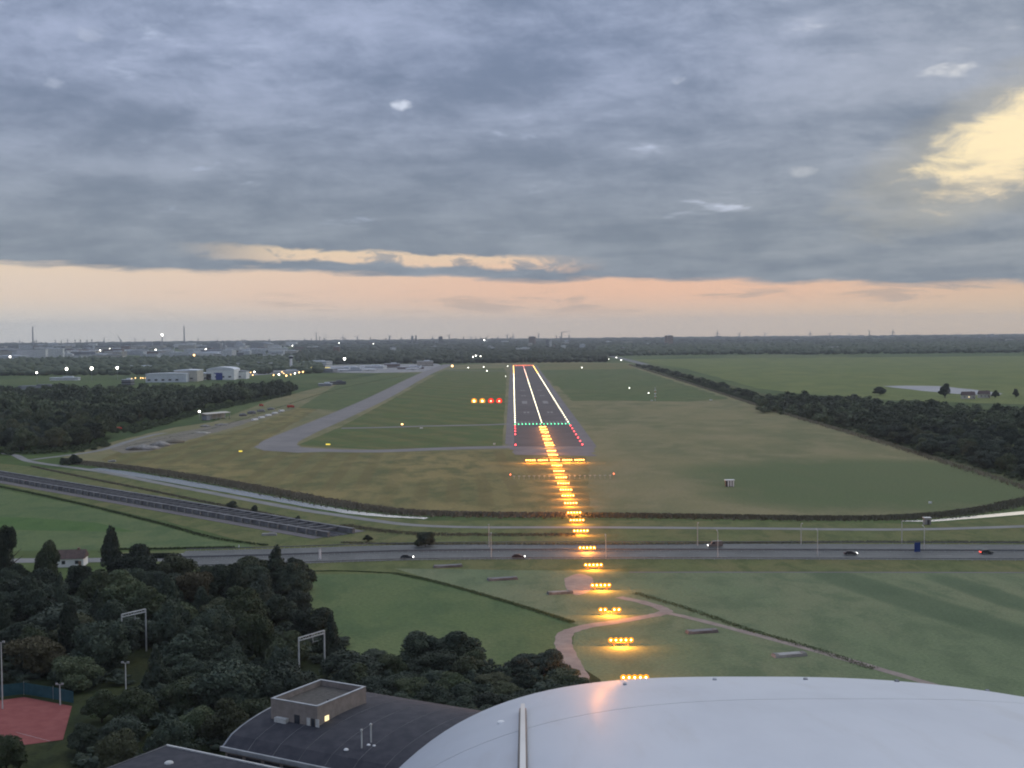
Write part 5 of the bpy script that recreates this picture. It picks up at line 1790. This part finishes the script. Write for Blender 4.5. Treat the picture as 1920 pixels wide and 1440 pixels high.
# far motorway at the right end with lit cars
strip('far_motorway', sm([g2(*p) for p in [(1210, 684), (1185, 677), (1160, 671), (1130, 664), (1120, 660)]], 5), 26, 0.1, M['road'])
for px, py, lab in [(1133, 666, 'pair of bright headlights farthest up the far motorway'), (1155, 671, 'white headlights in the middle of the far motorway'), (1164, 676, 'two headlights close together on the far motorway'), (1140, 674, 'warm lamp beside the far motorway')]:
    p = G(px, py)
    t = thing('distant_car', lab, 'car', (p.x, p.y, 0.1), -1.1)
    MB().prism([(-2.2, 0.3), (-2.2, 0.9), (-1.2, 1.45), (0.4, 1.45), (1.0, 0.95), (2.2, 0.8), (2.2, 0.3)], -0.85, 0.85).build('body', M['darkmetal'], t)
    for s in (-1, 1):
        MB().ball((2.2, s * 1.0, 1.2), 1.0, 8, 5).build('headlight', M['L_head'], t)

# ================================================================== TOWN AND SKYLINE
WALLS = [M['grey'], M['white'], M['cream'], M['white'], M['brown'], M['roofgrey']]
r0 = random.Random(21)
for k in range(140):
    D = r0.uniform(4400, 10500)
    px = r0.uniform(-20, 560)
    h = r0.choice([8, 10, 12, 14, 16, 18, 22, 28, 34])
    block(px, 660, D, r0.uniform(25, 110), r0.uniform(16, 45), h, 'small hazy block in the %s part of the town under the skyline' % ('left' if px < 190 else ('middle' if px < 370 else 'right')), WALLS[r0.randrange(6)], 'buildings of the hazy town')
for k in range(28):
    D = r0.uniform(4500, 8000)
    px = r0.uniform(-20, 600)
    w = r0.uniform(70, 170)
    t = block(px, 660, D, w, r0.uniform(40, 80), r0.choice([9, 11, 13]), 'long pale-roofed warehouse in the %s half of the hazy town' % ('left' if px < 280 else 'right'), [M['white'], M['cream'], M['roofgrey']][k % 3], 'warehouses of the hazy town', name='warehouse', cat='warehouse')
for k in range(26):
    D = r0.uniform(5000, 10000)
    px = r0.uniform(560, 1240)
    block(px, 650, D, r0.uniform(18, 60), 18, r0.choice([8, 10, 12, 16, 20]), 'small hazy block in the woods beyond the far end of the runway', WALLS[r0.randrange(6)], 'buildings beyond the runway')
for k in range(18):
    D = r0.uniform(4800, 11000)
    px = r0.uniform(1250, 1930)
    block(px, 650, D, r0.uniform(16, 50), 18, r0.choice([7, 8, 10, 14]), 'small hazy block in the woods behind the bright meadow', WALLS[r0.randrange(6)], 'buildings behind the meadow')


def sky_block(px, top, D, w, label, wall='grey'):
    q = AT(px, top, D)
    return block(px, 640, D, w, w * 0.6, q.z, label, M[wall], cat='building', name='tower_block')


for px, top, D, w, lab, wl in [(826, 631, 8600, 26, 'slim dark tower block on the skyline left of the runway', 'grey'), (773, 630, 9500, 16, 'narrow tower on the skyline, left of a twin', 'grey'), (780, 629, 9500, 10, 'thinner twin tower on the skyline', 'grey'),
                               (998, 631, 8200, 40, 'squat dark tower block on the skyline right above the runway', 'brown'), (1254, 629, 7600, 42, 'dark square tower block standing above the right woods', 'brown'), (1026, 638, 6500, 14, 'small dark block beside a white slab above the runway', 'grey'),
                               (1032, 638, 6500, 12, 'white slab block above the runway', 'white'), (296, 640, 8600, 55, 'blue-grey factory block below the flare', 'grey'), (128, 648, 7000, 34, 'pale office block right of the left chimney', 'cream'), (120, 649, 7000, 22, 'dark office block right of the left chimney', 'grey'),
                               (312, 652, 6300, 40, 'grey block to the right below the factory', 'grey'), (250, 658, 5400, 110, 'long whitish warehouse in the middle of the town', 'roofgrey'), (278, 658, 5500, 50, 'pale yellow warehouse beside the long whitish one', 'cream'),
                               (402, 641, 7900, 40, 'round topped grey block on the skyline right of the second chimney', 'grey'), (420, 640, 8000, 12, 'slim stair tower beside the round topped block', 'grey'), (433, 642, 8200, 40, 'wide grey flats on the skyline', 'grey'), (448, 642, 8300, 36, 'second wide grey flats on the skyline', 'grey'),
                               (631, 650, 4800, 22, 'brown flats rising from the woods behind the terminal', 'brown'), (1578, 631, 11500, 50, 'small skyline block left of the right-hand cluster', 'grey'), (1614, 631, 11500, 40, 'small skyline block second from the left in the right woods', 'grey'), (1650, 630, 11500, 60, 'wide skyline block over the right meadow', 'grey'),
                               (1852, 628, 11000, 26, 'left tower of the three at the right skyline', 'grey'), (1860, 626, 11000, 26, 'middle and tallest tower of three at the right skyline', 'grey'), (1868, 628, 11000, 24, 'right tower of the three at the right skyline', 'grey'), (1346, 630, 11800, 50, 'low wide block with masts on the right skyline', 'grey')]:
    sky_block(px, top, D, w, lab, wl)

# chimneys and stacks
for px, top, D, r, lab in [(61, 612, 12000, 7.5, 'tall grey chimney at the left of the skyline'), (345, 612, 12000, 7.0, 'tall grey chimney in the middle of the left skyline'), (593, 623, 11500, 4.5, 'thin chimney among refinery towers'), (304, 629, 11000, 5.0, 'flare stack with a bright flame'),
                           (253, 633, 11000, 3.5, 'short stack left of the blue-grey factory'), (270, 635, 11000, 3.0, 'short thin stack beside the factory'), (7, 643, 11500, 3.5, 'small stack at the left edge of the skyline'), (42, 648, 11500, 3.0, 'small stack left of the tall chimney'),
                           (571, 634, 11500, 6.0, 'stout refinery column left of the thin chimney'), (584, 634, 11500, 5.0, 'refinery column beside the thin chimney'), (611, 627, 11800, 2.5, 'thin mast right of the refinery'), (1053, 623, 10500, 5.0, 'dark pylon with a slanting jib above the runway'),
                           (1067, 628, 10500, 6.0, 'short dark pylon right of the slanting jib'), (892, 630, 11000, 4.0, 'refinery column in the cluster above the runway'), (901, 631, 11000, 4.0, 'second refinery column in the cluster above the runway')]:
    q = AT(px, top, D)
    t = thing('chimney', lab, 'chimney', (q.x, D, 0), 0, 'stacks on the skyline')
    MB().tube((0, 0, 0), (0, 0, q.z), r, r * 0.62, 10).build('shaft', M['dkconcrete'], t)
    MB().tube((0, 0, q.z - 4), (0, 0, q.z + 0.6), r * 0.80, r * 0.76, 10).build('rim', M['grey'], t)
    if 'flame' in lab:
        MB().ball((0, 0, q.z + 5), 9, 8, 5, 1.1).build('flame', M['L_flood'], t)
    if 'jib' in lab and 'right of' not in lab:
        MB().tube((0, 0, q.z), (70, 0, 90), 2.0, 1.6, 6).tube((0, 0, q.z), (-20, 0, q.z + 8), 1.6, 1.2, 6).build('jib', M['dkconcrete'], t)

# harbour cranes
for px, top, D, lean, lab in [(220, 629, 11500, -30, 'tallest leaning harbour crane on the left skyline'), (180, 641, 11500, -50, 'low harbour crane with long jib on the left skyline'), (196, 632, 11500, 6, 'thin upright crane between two leaning ones'), (313, 640, 11000, 24, 'stout crane right of the flare stack'),
                              (857, 633, 11800, 24, 'faint crane on the skyline left of the runway'), (917, 628, 11800, 30, 'faint leaning crane above the runway start of the skyline'), (1902, 629, 12500, 30, 'small crane at the right end of the skyline')]:
    q = AT(px, top, D)
    t = thing('harbour_crane', lab, 'crane', (q.x - lean, D, 0), 0, 'cranes on the skyline')
    for s in (-1, 1):
        MB().tube((s * 9, 0, 0), (s * 3, 0, q.z * 0.5), 3.5, 3.0, 5).build('leg', M['dkconcrete'], t)
    MB().box((0, 0, q.z * 0.52), (12, 8, 7)).build('cab', M['dkconcrete'], t)
    MB().tube((0, 0, q.z * 0.5), (lean, 0, q.z), 3.6, 2.4, 5).build('jib', M['dkconcrete'], t)

# wind turbines
def turbine(px, hub_py, D, R, label, rot):
    q = AT(px, hub_py, D)
    t = thing('wind_turbine', label, 'wind turbine', (q.x, D, 0), 0, 'wind turbines on the skyline')
    MB().tube((0, 0, 0), (0, 0, q.z), 5.5, 4.0, 8).build('tower', M['grey'], t)
    MB().box((0, 0, q.z + 1), (8, 12, 7)).build('nacelle', M['palesteel'], t)
    for k in range(3):
        a = rot + k * 2 * math.pi / 3
        MB().tube((0, -5, q.z + 1), (R * math.sin(a), -5, q.z + 1 + R * math.cos(a)), 3.2, 1.4, 5).build('blade', M['grey'], t)


for i, (px, py) in enumerate([(643, 632), (670, 632), (730, 631), (811, 634), (842, 630), (883, 633), (962, 630), (951, 629), (1010, 627), (1345, 624), (1386, 626), (1434, 626), (1519, 625), (1556, 626), (1630, 622), (1674, 622), (1799, 629), (1593, 627)]):
    side = 'left' if px < 700 else ('middle' if px < 1100 else 'right')
    turbine(px, py, 12500 + (i % 3) * 700, 32, 'faint pale wind turbine on the %s part of the skyline' % side, i * 0.7)
for k in range(60):
    px = random.uniform(0, 640) if k < 42 else random.uniform(640, 1100)
    q = AT(px, random.uniform(636, 646) - (px / 640) * 6 * (px < 640) - 8 * (px >= 640), 11500)
    t = thing('mast', 'thin faint mast or stack in the haze of the industrial skyline', 'mast', (q.x, 11500 + random.uniform(-600, 600), 0), 0, 'masts on the industrial skyline')
    MB().tube((0, 0, 0), (0, 0, max(20, q.z)), random.uniform(3.0, 6.5), 2.4, 6).build('shaft', M['dkconcrete'], t)
    MB().box((0, 0, max(20, q.z) * 0.8), (16, 6, 5)).build('platform', M['dkconcrete'], t)
for px, py in [(20, 664), (96, 660), (112, 658), (140, 663), (188, 657), (206, 655), (240, 662), (292, 656), (318, 661), (386, 655), (428, 652), (470, 660), (520, 655), (548, 650), (583, 648), (700, 645), (62, 654), (75, 654), (157, 651), (225, 650), (249, 649), (269, 651), (331, 650), (357, 650), (499, 646), (908, 638), (636, 643), (45, 668)]:
    q = AT(px, py, 9000)
    mast_light(px, py, 9000 if py < 655 else 6000, 0, 'bright point of light in the industrial skyline', random.uniform(2.0, 4.2), 'L_flood', 'lights of the industrial skyline', 'harbour_lamp', 'lamp')

# ================================================================== THE AIRCRAFT'S NOSE
nose = thing('aircraft_nose', 'white rounded aircraft nose filling the bottom right corner', 'aircraft', (0, 0, EYE.z))
nose.rotation_euler = (0, ROLL, 0)


def nose_point(y, t, lift=0.0):
    zb, c, xc, b, n = 0.334, 0.055, 0.457, 0.82, 3.0
    k = 1.0
    if y > 2.6:
        k = math.sqrt(max(0.0, 1 - ((y - 2.6) / 0.9) ** 2))
    a = 0.84 * (0.25 + 0.75 * k) if k < 1 else 0.84
    s = math.sin(t * math.pi / 2)
    z = -zb - c * y * y - b * (1 - max(1 - abs(s) ** n, 0.0) ** (1 / n))
    if y > 2.6:
        z -= 0.55 * (1 - k)
    return Vector((xc + s * (a + lift), y, z + lift))


NY, NTT = 60, 81


def nose_patch(y0, y1, ny, lift=0.0):
    vs, fs = [], []
    for i in range(ny + 1):
        y = y0 + (y1 - y0) * i / ny
        for j in range(NTT):
            vs.append(nose_point(y, -1 + 2 * j / (NTT - 1), lift))
    for i in range(ny):
        for j in range(NTT - 1):
            fs.append((i * NTT + j, i * NTT + j + 1, (i + 1) * NTT + j + 1, (i + 1) * NTT + j))
    return MB().add(vs, fs)


nose_patch(0.62, 1.72, 26).build('nose_panel', M['nose'], nose, smooth=True)
nose_patch(1.722, 3.5, 44).build('radome', M['nose'], nose, smooth=True)
# seam filler just under the two skins
nose_patch(1.69, 1.76, 2, -0.006).build('seam', M['dkconcrete'], nose, smooth=True)
# belly closing the nose below
vs, fs = [], []
NB = 18
ys = [0.62 + (3.5 - 0.62) * i / 30 for i in range(31)]
for y in ys:
    e0_, e1_ = nose_point(y, -1), nose_point(y, 1)
    half_w, mid_x = (e1_.x - e0_.x) / 2, (e1_.x + e0_.x) / 2
    for j in range(NB + 1):
        th = math.pi * j / NB
        vs.append((mid_x - half_w * math.cos(th), y, e0_.z - 0.75 * half_w * math.sin(th)))
for i in range(len(ys) - 1):
    for j in range(NB):
        fs.append((i * (NB + 1) + j, i * (NB + 1) + j + 1, (i + 1) * (NB + 1) + j + 1, (i + 1) * (NB + 1) + j))
mb = MB().add(vs, fs)
mb.build('belly', M['nose'], nose, smooth=True)
# blunt tip
tipv = [nose_point(3.5, -1 + 2 * j / 20) for j in range(21)] + [Vector(v) for v in vs[-2:-(NB + 1):-1]]
tc_ = sum(tipv, Vector()) / len(tipv) + Vector((0, 0.05, 0))
MB().add(tipv + [tc_], [(j, (j + 1) % len(tipv), len(tipv)) for j in range(len(tipv))]).build('nose_tip', M['nose'], nose, smooth=True)
# raised strip lying along the nose left of its middle
mb = MB()
side = MB()
N = 30
prev = None
for i in range(N + 1):
    y = 0.95 + (1.98 - 0.95) * i / N
    x = 0.0032 * y + 0.006 * (y - 0.6) ** 0 * 0 + 0.0078 * y * 0.62
    # find the surface parameter for this x
    t_ = math.asin(max(-1, min(1, (x - 0.457) / 0.84))) / (math.pi / 2)
    q = nose_point(y, t_)
    cur = (x, y, q.z)
    if prev:
        for (w, h, B) in ((0.0040, 0.012, mb), (0.0066, 0.005, side)):
            a, b = prev, cur
            B.add([(a[0] - w, a[1], a[2] - .01), (a[0] + w, a[1], a[2] - .01), (b[0] + w, b[1], b[2] - .01), (b[0] - w, b[1], b[2] - .01),
                   (a[0] - w * .8, a[1], a[2] + h), (a[0] + w * .8, a[1], a[2] + h), (b[0] + w * .8, b[1], b[2] + h), (b[0] - w * .8, b[1], b[2] + h)],
                  [(4, 5, 6, 7), (0, 1, 5, 4), (1, 2, 6, 5), (2, 3, 7, 6), (3, 0, 4, 7)])
    prev = cur
mb.build('raised_strip', M['palesteel'], nose)
side.build('strip_gasket', M['darkmetal'], nose)  # dark edging drawn in for the shadow along both sides of the strip
# small fasteners along the crest
for px in (1175, 1345, 1517, 1690, 1862):
    y = 2.15
    x = (px - 962) / FPX * y
    t_ = math.asin(max(-1, min(1, (x - 0.457) / 0.84))) / (math.pi / 2)
    q = nose_point(y, t_, 0.0)
    MB().box((q.x, q.y, q.z + 0.0005), (0.007, 0.012, 0.005), 0, 0.7).build('latch', M['grey'], nose)
for px, y in ((870, 1.45), (942, 1.2), (1120, 1.12), (940, 1.9)):
    x = (px - 962) / FPX * y
    t_ = math.asin(max(-1, min(1, (x - 0.457) / 0.84))) / (math.pi / 2)
    q = nose_point(y, t_, 0.0)
    MB().ball((q.x, q.y, q.z), 0.007, 8, 4, 0.5, True).build('rivet', M['white'], nose)
